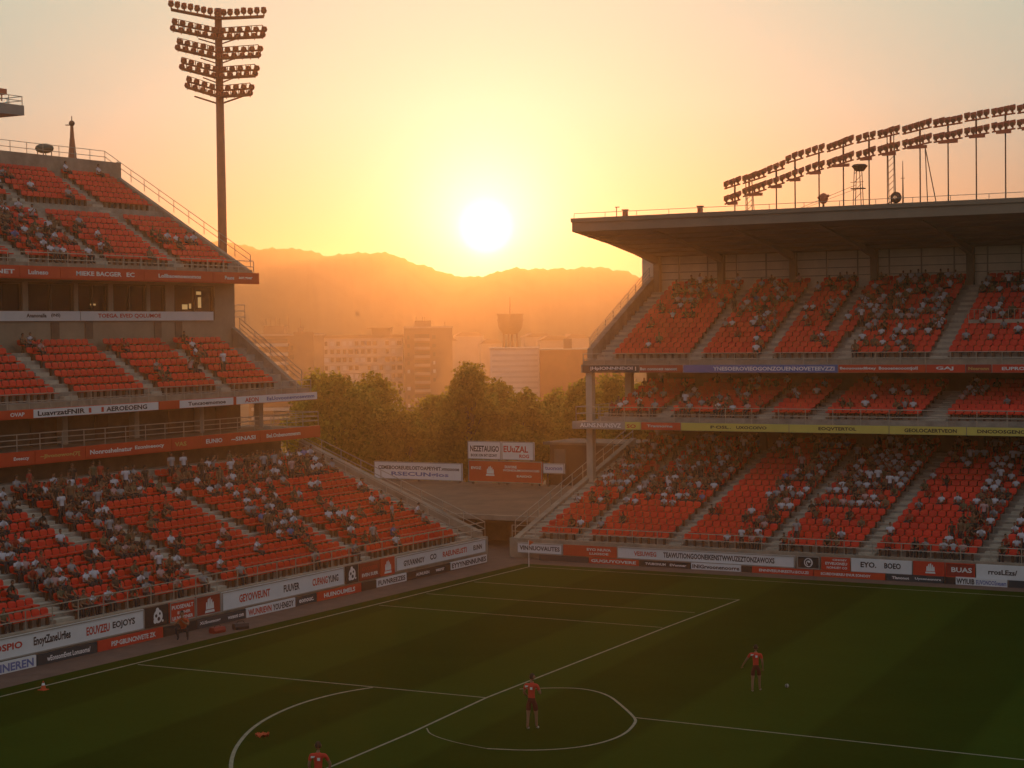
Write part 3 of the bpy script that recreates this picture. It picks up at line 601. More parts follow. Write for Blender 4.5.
S('R', 102.36, -49.17, -46.5, 7.22, 7.68, redm, [('Trannorne', .15, .65, .35, .35, 'w')], 'red banner with white word beside the long yellow one', g)
S('R', 102.36, -46.47, -39.5, 7.22, 7.68, yellowm, [('P·OSL', .28, .17, .3, .4, 'k'), ('.', .46, .01, .3, .1, 'k'), ('UXOCOIVO', .52, .28, .3, .4, 'k')], 'yellow banner with thin dark letters, nearest the red one', g)
S('R', 102.36, -39.47, -33.4, 7.22, 7.68, yellowm, [('EOQVTERTOL', .3, .38, .25, .5, 'k')], 'yellow banner with heavy black letters in the middle of the lower band', g)
S('R', 102.36, -33.37, -28.9, 7.22, 7.68, yellowm, [('GEOLOCAERTVEON', .2, .68, .25, .48, 'k')], 'yellow banner with the longest black word on the lower band', g)
S('R', 102.36, -28.87, -14, 7.22, 7.68, yellowm, [('DNCOOSGENOZ', .04, .2, .28, .44, 'k')], 'yellow banner cut off by the frame on the lower band', g)

# ------------------------------------------------------------------ seats
def seat_mesh():
    mb = MB()
    mb.box((-.215, -.15, .41), (.215, .14, .45)); mb.box((-.20, .14, .38), (.20, .19, .44))
    out = [(-.20, .45), (.20, .45), (.225, .56), (.215, .66), (.16, .715), (0, .73), (-.16, .715), (-.215, .66), (-.225, .56)]
    def bk(off): return lambda x, z: (x, -.19 - (z - .43) * .22 - off - (.03 * (1 - (x / .22) ** 2)), z)
    mb.prism(out, bk(0), bk(.04))
    mb.box((-.05, -.15, .0), (.05, .0, .40), 1)
    return mb.mesh('seat', [seat_m, steel], False)
SEAT = seat_mesh()
for i in range(len(SEATS)): pass
ORD = 'first second third fourth fifth sixth seventh eighth ninth tenth eleventh twelfth thirteenth fourteenth fifteenth sixteenth seventeenth eighteenth nineteenth'.split()
def ordn(k):
    k = max(0, k)
    if k < 19: return ORD[k]
    t_, o_ = divmod(k + 1, 10); tn = ['twent', 'thirt', 'fort', 'fift', 'sixt', 'sevent', 'eight', 'ninet', 'hundred'][min(t_ - 2, 8)]
    return tn + 'ieth' if o_ == 0 else tn + 'y-' + ORD[o_ - 1]
STN = {51.2: 'cut-off near', 57.9: 'nearest full-length', 64.9: 'upper', 68.3: 'short lower', 75.6: 'half-hidden', 80.5: 'farther lower', 90.8: 'end'}
def where(s):
    p, rz, side, name, k, n, u, idx = s
    pr = [a for a in LST if a[0] < u and a[2] <= k < a[3]]
    st_ = STN[max(a[0] for a in pr)] if pr else 'frame edge, no'
    return (f'{ordn(idx - 1)} place beyond the {st_} stairway' if pr else f'{ordn(idx - 1)} place in from the frame edge'), f'{ordn(k)} row'
vis = []
for i, s in enumerate(SEATS):
    if s[2] == 'L' and s[3] == 'lower_terrace':
        d = inview(Vector(s[0]) + Vector((0, 0, .6)), 0)
        if d: vis.append((d, i))
vis.sort(); top_seats = [i for _, i in vis[:300]]; tset = set(top_seats)
def verts_of(me):
    n = len(me.vertices); co = np.empty(n * 3); me.vertices.foreach_get('co', co)
    return co.reshape(-1, 3), [tuple(p.vertices) for p in me.polygons], [p.material_index for p in me.polygons]
def bulk(name, items, mats, smooth=False):      # items: (verts, faces, matidx, pos, rz, scale)
    V = []; F = []; MI = []; off = 0
    for (v, f, mi, p, rz, scl) in items:
        c, s_ = math.cos(rz), math.sin(rz); q = v * scl
        V.append(np.column_stack((q[:, 0] * c - q[:, 1] * s_ + p[0], q[:, 0] * s_ + q[:, 1] * c + p[1], q[:, 2] + p[2])))
        F += [tuple(a + off for a in t_) for t_ in f]; MI += mi; off += len(v)
    me = bpy.data.meshes.new(name); me.from_pydata(np.vstack(V).tolist(), [], F)
    for m in mats: me.materials.append(m)
    me.polygons.foreach_set('material_index', MI)
    if smooth: me.polygons.foreach_set('use_smooth', [True] * len(F))
    me.update(); return link(name, me)
sv, sf, smi = verts_of(SEAT)
items = []
for i, s in enumerate(SEATS):
    if i in tset: continue
    items.append((sv, sf, smi, s[0], s[1] + random.uniform(-.01, .01), 1.0))
o = bulk('stadium_seats', items, [seat_m, steel])
tag(o, 'mass of red plastic seats filling the tiers of both stands', 'seats', kind='stuff')

# ------------------------------------------------------------------ people
skin_m = mat('skin', (0.28, 0.15, 0.09), 0.6, 0.08, 20)
hair_m = mat('hair', (0.035, 0.022, 0.015), 0.7, 0.1, 20)
trou_m = mat('trousers', (0.05, 0.05, 0.06), 0.9, 0.2, 10)
shoe_m = mat('shoe_white', (0.6, 0.58, 0.55), 0.6, 0)
shirts = {'white': mat('shirt_white', (0.62, 0.62, 0.70), 0.9, 0.1, 6), 'grey': mat('shirt_grey', (0.34, 0.34, 0.37), 0.9, 0.15, 6), 'red': mat('shirt_red', (0.42, 0.06, 0.04), 0.9, 0.15, 6),
          'dark': mat('shirt_dark', (0.05, 0.045, 0.04), 0.9, 0.2, 6), 'brown': mat('shirt_brown', (0.20, 0.13, 0.08), 0.9, 0.2, 6), 'olive': mat('shirt_olive', (0.13, 0.12, 0.07), 0.9, 0.2, 6), 'blue': mat('shirt_blue', (0.16, 0.20, 0.42), 0.9, 0.2, 6), 'pink': mat('shirt_pink', (0.55, 0.34, 0.34), 0.9, 0.2, 6)}
SKL = {'skin': 0, 'shirt': 1, 'trou': 2, 'hair': 3, 'shoe': 4}
def skinned(verts, edges, radii, sub=0, cls=None):
    me = bpy.data.meshes.new('sk'); me.from_pydata(verts, [e[:2] for e in edges], []); o = bpy.data.objects.new('sk', me); COL.objects.link(o)
    md = o.modifiers.new('s', 'SKIN'); md.branch_smoothing = 0.6
    for i, sv_ in enumerate(me.skin_vertices[0].data):
        r = radii[i]; sv_.radius = r if isinstance(r, tuple) else (r, r); sv_.use_root = (i == 0)
    if sub: ms = o.modifiers.new('u', 'SUBSURF'); ms.levels = sub; ms.render_levels = sub
    dg = bpy.context.evaluated_depsgraph_get(); dg.update(); out = bpy.data.meshes.new_from_object(o.evaluated_get(dg))
    bpy.data.objects.remove(o)
    V = np.array(verts, float)
    vs, fs, _ = verts_of(out); cls_i = []
    for f in fs:
        c = vs[list(f)].mean(0); best = None
        for a, b_, k in edges:
            A, Bv = V[a], V[b_]; ab = Bv - A; t_ = np.clip(np.dot(c - A, ab) / max(1e-9, np.dot(ab, ab)), 0, 1)
            ra = radii[a] if not isinstance(radii[a], tuple) else max(radii[a]); rb = radii[b_] if not isinstance(radii[b_], tuple) else max(radii[b_])
            dd_ = np.linalg.norm(c - A - ab * t_) / (ra + (rb - ra) * t_)
            if best is None or dd_ < best[0]: best = (dd_, k)
        cls_i.append(SKL[best[1]])
    return vs, fs, cls_i
def body(J, sub=0, head=(0, .0, 0), hr=(.082, .098, .115), facing=0.0, detail=False, sleeves=True, shorts=False):
    # J: dict of joints -> position
    names = ['pelvis', 'waist', 'chest', 'neck', 'headb', 'shL', 'elL', 'wrL', 'haL', 'shR', 'elR', 'wrR', 'haR', 'hiL', 'knL', 'anL', 'toL', 'hiR', 'knR', 'anR', 'toR']
    rad = {'pelvis': (.15, .11), 'waist': (.135, .10), 'chest': (.16, .115), 'neck': .055, 'headb': .055, 'shL': .062, 'elL': .042, 'wrL': .03, 'haL': .032, 'hiL': .09, 'knL': .058, 'anL': .04, 'toL': .04}
    for k in ('sh', 'el', 'wr', 'ha', 'hi', 'kn', 'an', 'to'): rad[k + 'R'] = rad[k + 'L']
    ix = {n_: i for i, n_ in enumerate(names)}
    leg = 'skin' if shorts else 'trou'
    J = dict(J); J['belt'] = tuple(np.array(J['pelvis']) * .62 + np.array(J['waist']) * .38); names.append('belt'); rad['belt'] = (.14, .105); ix['belt'] = len(names) - 1
    ed = [('pelvis', 'belt', 'trou'), ('belt', 'waist', 'shirt'), ('waist', 'chest', 'shirt'), ('chest', 'neck', 'shirt'), ('neck', 'headb', 'skin')]
    verts = [J[n_] for n_ in names]; radii = [rad[n_] for n_ in names]
    for q in 'LR':
        ed += [('chest', 'sh' + q, 'shirt')]
        m_ = tuple((np.array(J['sh' + q]) * .45 + np.array(J['el' + q]) * .55)); verts.append(m_); radii.append(.05); ix['sl' + q] = len(verts) - 1
        ed += [('sh' + q, 'sl' + q, 'shirt'), ('sl' + q, 'el' + q, 'skin'), ('el' + q, 'wr' + q, 'skin'), ('wr' + q, 'ha' + q, 'skin'), ('pelvis', 'hi' + q, 'trou')]
        if shorts:
            m_ = tuple((np.array(J['hi' + q]) * .35 + np.array(J['kn' + q]) * .65)); verts.append(m_); radii.append(.085); ix['st' + q] = len(verts) - 1
            ed += [('hi' + q, 'st' + q, 'trou'), ('st' + q, 'kn' + q, 'skin')]
        else: ed += [('hi' + q, 'kn' + q, 'trou')]
        ed += [('kn' + q, 'an' + q, leg), ('an' + q, 'to' + q, 'shoe' if shorts else 'trou')]
    ed = [(ix[a], ix[b_], k) for a, b_, k in ed]
    vs, fs, ci = skinned([tuple(v) for v in verts], ed, radii, sub)
    mb = MB(); mb.v = [tuple(v) for v in vs]; mb.f = list(fs); mb.m = list(ci)
    H_ = np.array(J['headb']) + np.array((head[0], head[1], .115 + head[2]))
    k0 = len(mb.f); mb.ell(tuple(H_), hr, 12 if detail else 7, 9 if detail else 5, 0)
    fd = np.array((math.sin(facing), math.cos(facing), 0))
    for i in range(k0, len(mb.f)):
        c = np.mean([mb.v[j] for j in mb.f[i]], axis=0) - H_
        if c[2] > hr[2] * .45 or (np.dot(c, fd) < -.01 and c[2] > -hr[2] * .45): mb.m[i] = 3
    if detail:
        sd = np.array((fd[1], -fd[0], 0))
        mb.tube(H_ + fd * .085 + (0, 0, .02), H_ + fd * .118 - (0, 0, .02), .008, .016, 6, 0)
        for s_ in (-1, 1):
            mb.ell(tuple(H_ + sd * s_ * .082), (.014, .02, .032), 6, 5, 0)
            mb.ell(tuple(H_ + fd * .088 + sd * s_ * .032 + np.array((0, 0, .008))), (.011, .011, .007), 6, 5, 3)
        mb.ell(tuple(H_ + fd * .088 - np.array((0, 0, .052))), (.022, .012, .005), 6, 5, 0)
        for q in 'LR':                                   # fingers
            hp = np.array(J['ha' + q]); d_ = hp - np.array(J['wr' + q]); d_ = d_ / np.linalg.norm(d_)
            sd2 = np.cross(d_, fd); sd2 = sd2 / (np.linalg.norm(sd2) + 1e-9)
            for a, l in ((-.024, .055), (-.008, .068), (.008, .064), (.023, .05)):
                p0 = hp + sd2 * a + d_ * .01; p1 = p0 + d_ * l * .6; p2 = p1 + d_ * l * .4 + fd * .018
                mb.tube(p0, p1, .009, .008, 6, 0); mb.tube(p1, p2, .008, .006, 6, 0)
            p0 = hp - d_ * .02 + sd2 * .02; mb.tube(p0, p0 + d_ * .03 + sd2 * .035 + fd * .01, .011, .008, 6, 0)
    return mb
def seated(lean, arms):
    J = dict(pelvis=(0, -.06, .52), waist=(0, -.08 + lean * .3, .68), chest=(0, -.07 + lean, .88), neck=(0, -.06 + lean * 1.25, 1.0), headb=(0, -.04 + lean * 1.4, 1.06))
    for q, s_ in (('L', -1), ('R', 1)):
        J['sh' + q] = (s_ * .19, -.07 + lean, .92)
        if arms == 'lap': J['el' + q] = (s_ * .25, .04 + lean, .68); J['wr' + q] = (s_ * .13, .26, .62); J['ha' + q] = (s_ * .09, .33, .60)
        elif arms == 'up': J['el' + q] = (s_ * .30, .10 + lean, 1.0); J['wr' + q] = (s_ * .20, .16 + lean, 1.22); J['ha' + q] = (s_ * .17, .17 + lean, 1.30)
        else: J['el' + q] = (s_ * .23, .18 + lean, .72); J['wr' + q] = (s_ * .10, .30 + lean * .7, .90); J['ha' + q] = (s_ * .06, .31 + lean * .7, .97)
        J['hi' + q] = (s_ * .10, -.02, .50); J['kn' + q] = (s_ * .13, .36, .50); J['an' + q] = (s_ * .12, .34, .09); J['to' + q] = (s_ * .13, .46, .045)
    return J
def standing(sw=0.0, ya=0.0):
    J = dict(pelvis=(0, 0, .95), waist=(0, .0, 1.10), chest=(0, .0, 1.32), neck=(0, 0, 1.47), headb=(0, .01, 1.53))
    for q, s_ in (('L', -1), ('R', 1)):
        J['sh' + q] = (s_ * .19, 0, 1.40); J['el' + q] = (s_ * .25, -.02 + ya, 1.12); J['wr' + q] = (s_ * .24, .10 + ya, .90); J['ha' + q] = (s_ * .23, .13 + ya, .81)
        J['hi' + q] = (s_ * .10, 0, .90); J['kn' + q] = (s_ * .11, .03 + s_ * sw * .5, .50); J['an' + q] = (s_ * .11, s_ * sw, .08); J['to' + q] = (s_ * .12, .13 + s_ * sw, .04)
    return J
POSES = [('seated with hands in the lap', body(seated(0, 'lap'))), ('seated and leaning forward', body(seated(.16, 'lap'))), ('seated with hands at the face', body(seated(.05, 'face'))),
         ('seated with both arms raised', body(seated(.0, 'up'))), ('standing', body(standing()))]
PM = {}
for pi_, (pn, mb) in enumerate(POSES):
    for cn, cm in shirts.items():
        PM[pi_, cn] = mb.mesh('person', [skin_m, cm, trou_m, hair_m, trou_m], True)
# how full each part of the stands is: (side, tier, u0, u1, v0, v1, share)
DENS = [
 ('R', 'lower_terrace', -53, -43.6, .42, 1, .85), ('R', 'lower_terrace', -53, -43.6, .30, .42, .35), ('R', 'lower_terrace', -53, -43.6, 0, .30, .04),
 ('R', 'lower_terrace', -43.6, -40.8, 0, .8, .05), ('R', 'lower_terrace', -43.6, -37.7, .8, 1, .5), ('R', 'lower_terrace', -40.8, -37.7, 0, .8, .62),
 ('R', 'lower_terrace', -37.7, -32.3, .32, 1, .8), ('R', 'lower_terrace', -37.7, -32.3, .0, .32, .18),
 ('R', 'lower_terrace', -32.3, -25.7, .78, 1, .62), ('R', 'lower_terrace', -28.2, -25.7, 0, .78, .68), ('R', 'lower_terrace', -32.3, -28.2, 0, .78, .10),
 ('R', 'lower_terrace', -25.7, -16, 0, 1, .7),
 ('R', 'middle_terrace', -52, -41, 0, 1, .30), ('R', 'middle_terrace', -41, -31, 0, 1, .12), ('R', 'middle_terrace', -31, -28, .4, 1, .5), ('R', 'middle_terrace', -31, -16, 0, 1, .08),
 ('R', 'upper_terrace', -52, -46.6, .45, 1, .45), ('R', 'upper_terrace', -52, -46.6, 0, .45, .04), ('R', 'upper_terrace', -46.6, -41.9, .3, 1, .40), ('R', 'upper_terrace', -46.6, -43.5, 0, .3, .06), ('R', 'upper_terrace', -43.5, -42.3, 0, .3, .35),
 ('R', 'upper_terrace', -41.9, -38.6, .35, 1, .35), ('R', 'upper_terrace', -41.9, -36.9, 0, .35, .06), ('R', 'upper_terrace', -38.6, -31.2, .38, 1, .62), ('R', 'upper_terrace', -36.9, -31.2, 0, .38, .30),
 ('R', 'upper_terrace', -31.2, -16, .38, 1, .5), ('R', 'upper_terrace', -31.2, -16, 0, .38, .10),
 ('L', 'lower_terrace', 48, 92, .66, 1, .72), ('L', 'lower_terrace', 84, 92, .0, .66, .12), ('L', 'lower_terrace', 77, 84, .30, .66, .5), ('L', 'lower_terrace', 75.6, 84, 0, .30, .30),
 ('L', 'lower_terrace', 68.5, 75.6, 0, .66, .16), ('L', 'lower_terrace', 65, 68.5, 0, .66, .55), ('L', 'lower_terrace', 60.6, 65, 0, .66, .22), ('L', 'lower_terrace', 58, 60.6, 0, .66, .62), ('L', 'lower_terrace', 48, 58, 0, .3, .05), ('L', 'lower_terrace', 48, 58, .3, .66, .25),
 ('L', 'middle_terrace', 84.9, 86.5, .4, 1, .35), ('L', 'middle_terrace', 83.2, 85.2, .3, .8, .3), ('L', 'middle_terrace', 71.5, 73.5, .6, 1, .22), ('L', 'middle_terrace', 78.8, 80, .6, 1, .28), ('L', 'middle_terrace', 50, 92, 0, 1, .012),
 ('L', 'upper_terrace', 73, 79.2, 0, .5, .38), ('L', 'upper_terrace', 66, 73, .1, .5, .40), ('L', 'upper_terrace', 79.2, 81, 0, 1, .18), ('L', 'upper_terrace', 85.9, 90, 0, .5, .08), ('L', 'upper_terrace', 50, 92, 0, 1, .025)]
from mathutils import noise as mn
folk = []
CW = ['white'] * 36 + ['grey'] * 16 + ['red'] * 9 + ['dark'] * 20 + ['brown'] * 12 + ['olive'] * 7 + ['blue'] * 1 + ['pink'] * 8
for i, s in enumerate(SEATS):
    p, rz, side, name, k, n, u, idx = s; v = (k + .5) / n; dens = 0
    for (sd, tn, a, b_, c_, e_, val) in DENS:
        if sd == side and tn == name and a <= u <= b_ and c_ <= v <= e_: dens = val; break
    cl = mn.noise(Vector((p[0] * .55, p[1] * .55, p[2] * .9 + 5)))
    pr = dens * (1.05 + 1.3 * cl) if dens < .6 else dens * (1.08 + .5 * cl)
    if side == 'L' and name == 'middle_terrace' and k == n - 1: pr *= .3
    if random.random() < pr:
        folk.append((i, random.choice(CW), random.choices(range(5), (40, 26, 16, 4, (14 if v > .6 else 5) if name == 'lower_terrace' else 1))[0], random.uniform(-.35, .35), random.uniform(.82, .95) if side == 'L' else random.uniform(.74, .88)))
cand = []
for j, fo in enumerate(folk):
    s = SEATS[fo[0]]; d = inview(Vector(s[0]) + Vector((0, 0, .9)), 0)
    if s[2] == 'R' and s[3] != 'lower_terrace': continue
    if s[2] == 'L' and s[3] == 'lower_terrace' and s[4] > 12: continue
    if d: cand.append((d, j))
cand.sort(); topf = [j for _, j in cand[:290]]; fset = set(topf)
def place_xy(s, pose):
    p = s[0]; f = (1, 0) if s[2] == 'L' else (0, -1); k = -.02 if pose != 4 else .28
    return (p[0] + f[0] * k, p[1] + f[1] * k, p[2] + (.03 if pose != 4 else 0))
for j in topf:
    i, cn, pose, dz_, scl = folk[j]; s = SEATS[i]
    o = link('person', PM[pose, cn], loc=place_xy(s, pose), rz=s[1] + dz_); o.scale = (scl,) * 3
    if s[3] == 'lower_terrace' and s[2] == 'L':
        a, b_ = where(s); lab = f'spectator in {cn} shirt {POSES[pose][0].split()[0]} in the {b_}, {a}'; grp = 'spectators in the lower tier of the unroofed stand'
    else:
        tn = {'lower_terrace': 'bottom', 'middle_terrace': 'middle', 'upper_terrace': 'top'}[s[3]]; bl = {'L': 'unroofed', 'R': 'roofed'}[s[2]]
        stl = {'LM': [q for q in MST if q[0] > 65], 'LU': [q for q in UST if q[0] > 70], 'RL': RST}[s[2] + {'lower_terrace': 'L', 'middle_terrace': 'M', 'upper_terrace': 'U'}[s[3]]]
        ns = sum(1 for q in stl if q[0] < s[6] and q[2] <= s[4] < q[3])
        lab = f'spectator in {cn} shirt, {ordn(s[4])} row, {ordn(s[7] - 1)} seat ' + (f'after the {ordn(ns - 1)} stairway' if ns else 'of the cut-off block') + f', {tn} tier, {bl} stand'; grp = f'spectators in the {tn} tier of the {bl} stand'
    tag(o, lab, 'person', grp)
cache = [verts_of(mb.mesh('tmp', [])) for _, mb in POSES]
cnames = list(shirts); items = []
for j, fo in enumerate(folk):
    if j in fset: continue
    i, cn, pose, dz_, scl = fo; v, f, mi = cache[pose]; ci = 3 + cnames.index(cn)
    mp = {0: 0, 1: ci, 2: 1, 3: 2, 4: 1}; src = POSES[pose][1].m
    items.append((v, f, [mp[x] for x in src], place_xy(SEATS[i], pose), SEATS[i][1] + dz_, scl))
o = bulk('crowd', items, [skin_m, trou_m, hair_m] + [shirts[c] for c in cnames], True)
tag(o, 'scattered crowd of small seated spectators in the farther rows of both stands', 'crowd', kind='stuff')
for i in top_seats:
    s = SEATS[i]; o = link('seat', SEAT, loc=s[0], rz=s[1]); a, b_ = where(s)
    tag(o, f'red plastic seat in the {b_}, {a}', 'seat', 'red seats in the lower tier of the unroofed stand')
print('seats', len(SEATS), 'folk', len(folk))

# ------------------------------------------------------------------ field people
jersey = mat('jersey_red', (0.62, 0.05, 0.03), 0.8, 0.12, 8); shortm = mat('shorts_dark', (0.10, 0.018, 0.015), 0.85, 0.15, 8)
bibm = mat('bib_orange', (0.55, 0.09, 0.03), 0.7, 0.1, 8)
def player(loc, rz, J, label, shirt=jersey, sh=shortm, shorts=True, scl=1.0, facing=0.0, num=True):
    mb = body(J, sub=2, detail=True, shorts=shorts, facing=facing)
    o = link('person', mb.mesh('person', [skin_m, shirt, sh, hair_m, shoe_m], True), loc=loc, rz=rz); o.scale = (scl,) * 3
    tag(o, label, 'person'); return o
J = standing(.10); J['elL'] = (-.27, .02, 1.14); J['wrL'] = (-.22, .2, .98); J['haL'] = (-.20, .26, .95)
J['wrR'] = (.18, .24, 1.2); J['haR'] = (.12, .26, 1.27); J['elR'] = (.27, .05, 1.13); J['headb'] = (.01, .03, 1.53)
# hair tuft and shirt flash are clothing/hair children
p1 = player((-29.99, 53.7, 0.01), R(5), J, 'player in red shirt and dark shorts standing inside the centre arc, one hand raised', scl=1.09, facing=.7)
J = standing(.16); J['elL'] = (-.36, .05, 1.16); J['wrL'] = (-.50, .12, .96); J['haL'] = (-.54, .14, .88)
p2 = player((-25.68, 63.0, 0.01), R(12), J, 'player in red shirt walking with one arm out, beside a small ball', scl=1.0)
J = standing(.05); J['elR'] = (.30, .1, 1.14)
p3 = player((-30.5, 42.15, 0.01), R(20), J, 'player in red shirt cut off at the bottom edge, seen from behind', scl=1.08)
for p_, zz in ((p1, 1.36), (p2, 1.38), (p3, 1.36)):
    mb = MB(); mb.add([(-.17, -.125, zz - .03), (-.07, -.135, zz - .01), (-.05, -.135, zz + .03), (-.16, -.128, zz + .03)], [(0, 1, 2, 3)])
    mb.add([(.01, -.137, zz - .09), (.09, -.137, zz - .09), (.09, -.137, zz - .01), (.01, -.137, zz - .01)], [(0, 1, 2, 3)])
    me = mb.mesh('shirt_patch', ink_w); o = link('shirt_patch', me, p_, loc=(0, 0, 0)); o.matrix_parent_inverse = Matrix()
# crouching steward / photographer by the boards
J = dict(pelvis=(0, -.12, .38), waist=(0, -.08, .52), chest=(0, .04, .74), neck=(0, .10, .88), headb=(0, .13, .93))
for q, s_ in (('L', -1), ('R', 1)):
    J['sh' + q] = (s_ * .19, .05, .80); J['el' + q] = (s_ * .27, .24, .62); J['wr' + q] = (s_ * .12, .36, .74); J['ha' + q] = (s_ * .07, .38, .80)
    J['hi' + q] = (s_ * .11, -.06, .38); J['kn' + q] = (s_ * .22, .26, .50); J['an' + q] = (s_ * .18, .02, .09); J['to' + q] = (s_ * .2, .14, .05)
p4 = player((-52.6, 62.75, 0.01), R(205), J, 'person in dark clothes and orange bib crouching on the track before the black low board', shirt=bibm, sh=trou_m, shorts=False, scl=1.15)
# things lying about
def ball(loc, r=.075):
    mb = MB(); mb.ell((0, 0, 0), (r, r, r), 14, 9, 0)
    for i in range(len(mb.f)):
        if i % 7 == 3: mb.m[i] = 1
    o = link('ball', mb.mesh('ball', [fasc_grey, ink_k], True), loc=loc); return tag(o, 'small pale football on the grass beside the walking player', 'football')
ball((-24.93, 64.19, .088))
def bag(loc, rz, m1, label):
    r = thing('kit_bag', label, 'bag', loc, 'kit bags on the track'); r.rotation_euler = (0, 0, rz)
    mb = MB(); poly = [(-.16, 0), (.16, 0), (.2, .12), (.14, .26), (-.14, .26), (-.2, .12)]
    mb.prism(poly, lambda a, z: (-.34, a, z), lambda a, z: (.34, a, z)); o = link('shell', mb.mesh('shell', m1), r, loc=(0, 0, 0))
    mb = MB(); pts = [(-.2, 0, .25), (-.12, 0, .36), (.12, 0, .36), (.2, 0, .25)]
    for a, c in zip(pts, pts[1:]): mb.tube(a, c, .015, n=5)
    link('handle', mb.mesh('handle', ink_k), r, loc=(0, 0, 0))
bag((-52.2, 66.3, .01), R(60), blackm, 'black kit bag on the track below the low dark board')
bag((-52.5, 65.0, .01), R(80), dkred, 'flat dark red kit bag on the track, nearer the crouching person')
def cone(loc, label, s=1.0):
    r = thing('marker_cone', label, 'marker cone', loc, 'marker cones on the grass'); r.scale = (s,) * 3
    mb = MB(); mb.box((-.17, -.17, 0), (.17, .17, .025)); link('base', mb.mesh('base', bibm), r, loc=(0, 0, 0))
    mb = MB(); mb.tube((0, 0, .025), (0, 0, .20), .12, .075, 14, 0, False); mb.tube((0, 0, .20), (0, 0, .30), .075, .05, 14, 1, False); mb.tube((0, 0, .30), (0, 0, .38), .05, .02, 14, 0)
    link('cone', mb.mesh('cone', [bibm, ink_w], True), r, loc=(0, 0, 0))
def bib(loc, rz):
    mb = MB(); nx = 9
    vs = [(.22 * (i / 4 - 1), .13 * (j / 4 - 1) * (1.2 - .4 * abs(i / 4 - 1)), .03 + .035 * (math.sin(i * 1.7 + j) + math.sin(j * 2.3 - i * .6))) for j in range(9) for i in range(9)]
    fs = [(j * 9 + i, j * 9 + i + 1, (j + 1) * 9 + i + 1, (j + 1) * 9 + i) for j in range(8) for i in range(8)]
    mb.add([(x, y, z + .02) for x, y, z in vs], fs, 0); mb.add([(x * .98, y * .98, z) for x, y, z in vs], fs, 0)
    o = link('training_bib', mb.mesh('training_bib', bibm, True), loc=loc, rz=rz); tag(o, 'crumpled orange training bib lying on the grass inside the wide arc', 'bib')
bib((-37.55, 48.75, .05), R(25))
cone((-50.1, 51.55, .01), 'orange and white marker cone standing on the touchline near the near corner', .9)
# small tied-up net rods: corner flag
r = thing('corner_flag', 'slim corner flag where touchline and goal line meet', 'corner flag', (-50.8, 90.85, .01))
mb = MB(); mb.tube((0, 0, 0), (0, 0, 1.5), .02, n=6); link('pole', mb.mesh('pole', ink_w), r, loc=(0, 0, 0))
mb = MB(); mb.prism([(0.02, 1.5), (.35, 1.42), (.02, 1.2)], lambda a, z: (a, -.006, z), lambda a, z: (a, .006, z)); link('flag', mb.mesh('flag', bibm), r, loc=(0, 0, 0))

# ------------------------------------------------------------------ floodlight mast
FM = thing('floodlight_mast', 'tall rust-brown floodlight mast with five rows of lamps behind the unroofed stand', 'floodlight mast', (-78.3, 98, 0))
mb = MB(); mb.tube((-78.05, 98, 0), (-78.15, 98, 35.3), .40, .24, 14); mb.build('pole', mast_m, FM, True)
rows = [(34.85, 3.1, 15, 'single'), (33.5, 3.0, 12, 'd'), (32.2, 2.7, 11, 'd'), (30.9, 2.45, 10, 'd'), (29.65, 2.1, 9, 'd')]
for z, hw, nl, kd in rows:
    # each row is a shallow V seen from below; the arms run across the view
    c = Vector((-78.15, 98, z)); UP = Vector((0, 0, 1)); big = kd == 'd'
    def ends(sgn): return c - FWD * .45 + UP * -.30, c + RIGHT * hw * sgn - FWD * 0.2 + UP * (.38 if sgn < 0 else -.16)
    mb = MB()
    for sgn in (-1, 1):
        i_, e_ = ends(sgn)
        mb.tube(i_, e_, .11, n=6)
        if big:
            mb.tube(i_ + UP * .40, e_ + UP * .40, .07, n=5); mb.tube(i_ + UP * .72, e_ + UP * .78, .03, n=4)
            for k in range(1, 9): mb.tube(i_.lerp(e_, k / 8), i_.lerp(e_, k / 8) + UP * .74, .028, n=4)
            if z < 30: mb.tube(c + UP * -.75, c + RIGHT * hw * .8 * sgn + UP * -.2, .06, n=5)
            else: mb.tube(c + UP * -.62, c + RIGHT * hw * .45 * sgn + UP * -.2, .045, n=5)
        mb.tube(e_, e_ + UP * (.75 if big else .2), .05, n=5)
    hd = mb.build('lamp_frame', mast_m, FM)
    for i in range(nl):
        f_ = -1 + 2 * i / (nl - 1); sgn = -1 if f_ < 0 else 1; i_, e_ = ends(sgn); p = i_.lerp(e_, abs(f_))
        for lv in ((0,) if not big else (0, 1)):
            mb = MB(); q = p + UP * (.40 if not big else .14 + .40 * lv) + UP * random.uniform(-.03, .04) + RIGHT * (.12 * lv)
            dn = (-FWD + UP * -.4 + RIGHT * random.uniform(-.2, .2)).normalized()
            mb.tube(q - dn * .18, q + dn * .1, .13, .215, 8, 0); mb.box(q - Vector((.13, .13, .06)), q + Vector((.11, .11, .22 if not big else .16)))
            mb.tube(q - UP * .3, q, .05 if not big else .03, n=4); mb.tube(q + dn * .101, q + dn * .11, .16, .16, 8, 1)
            mb.build('lamp', [lampm, glassm], hd)
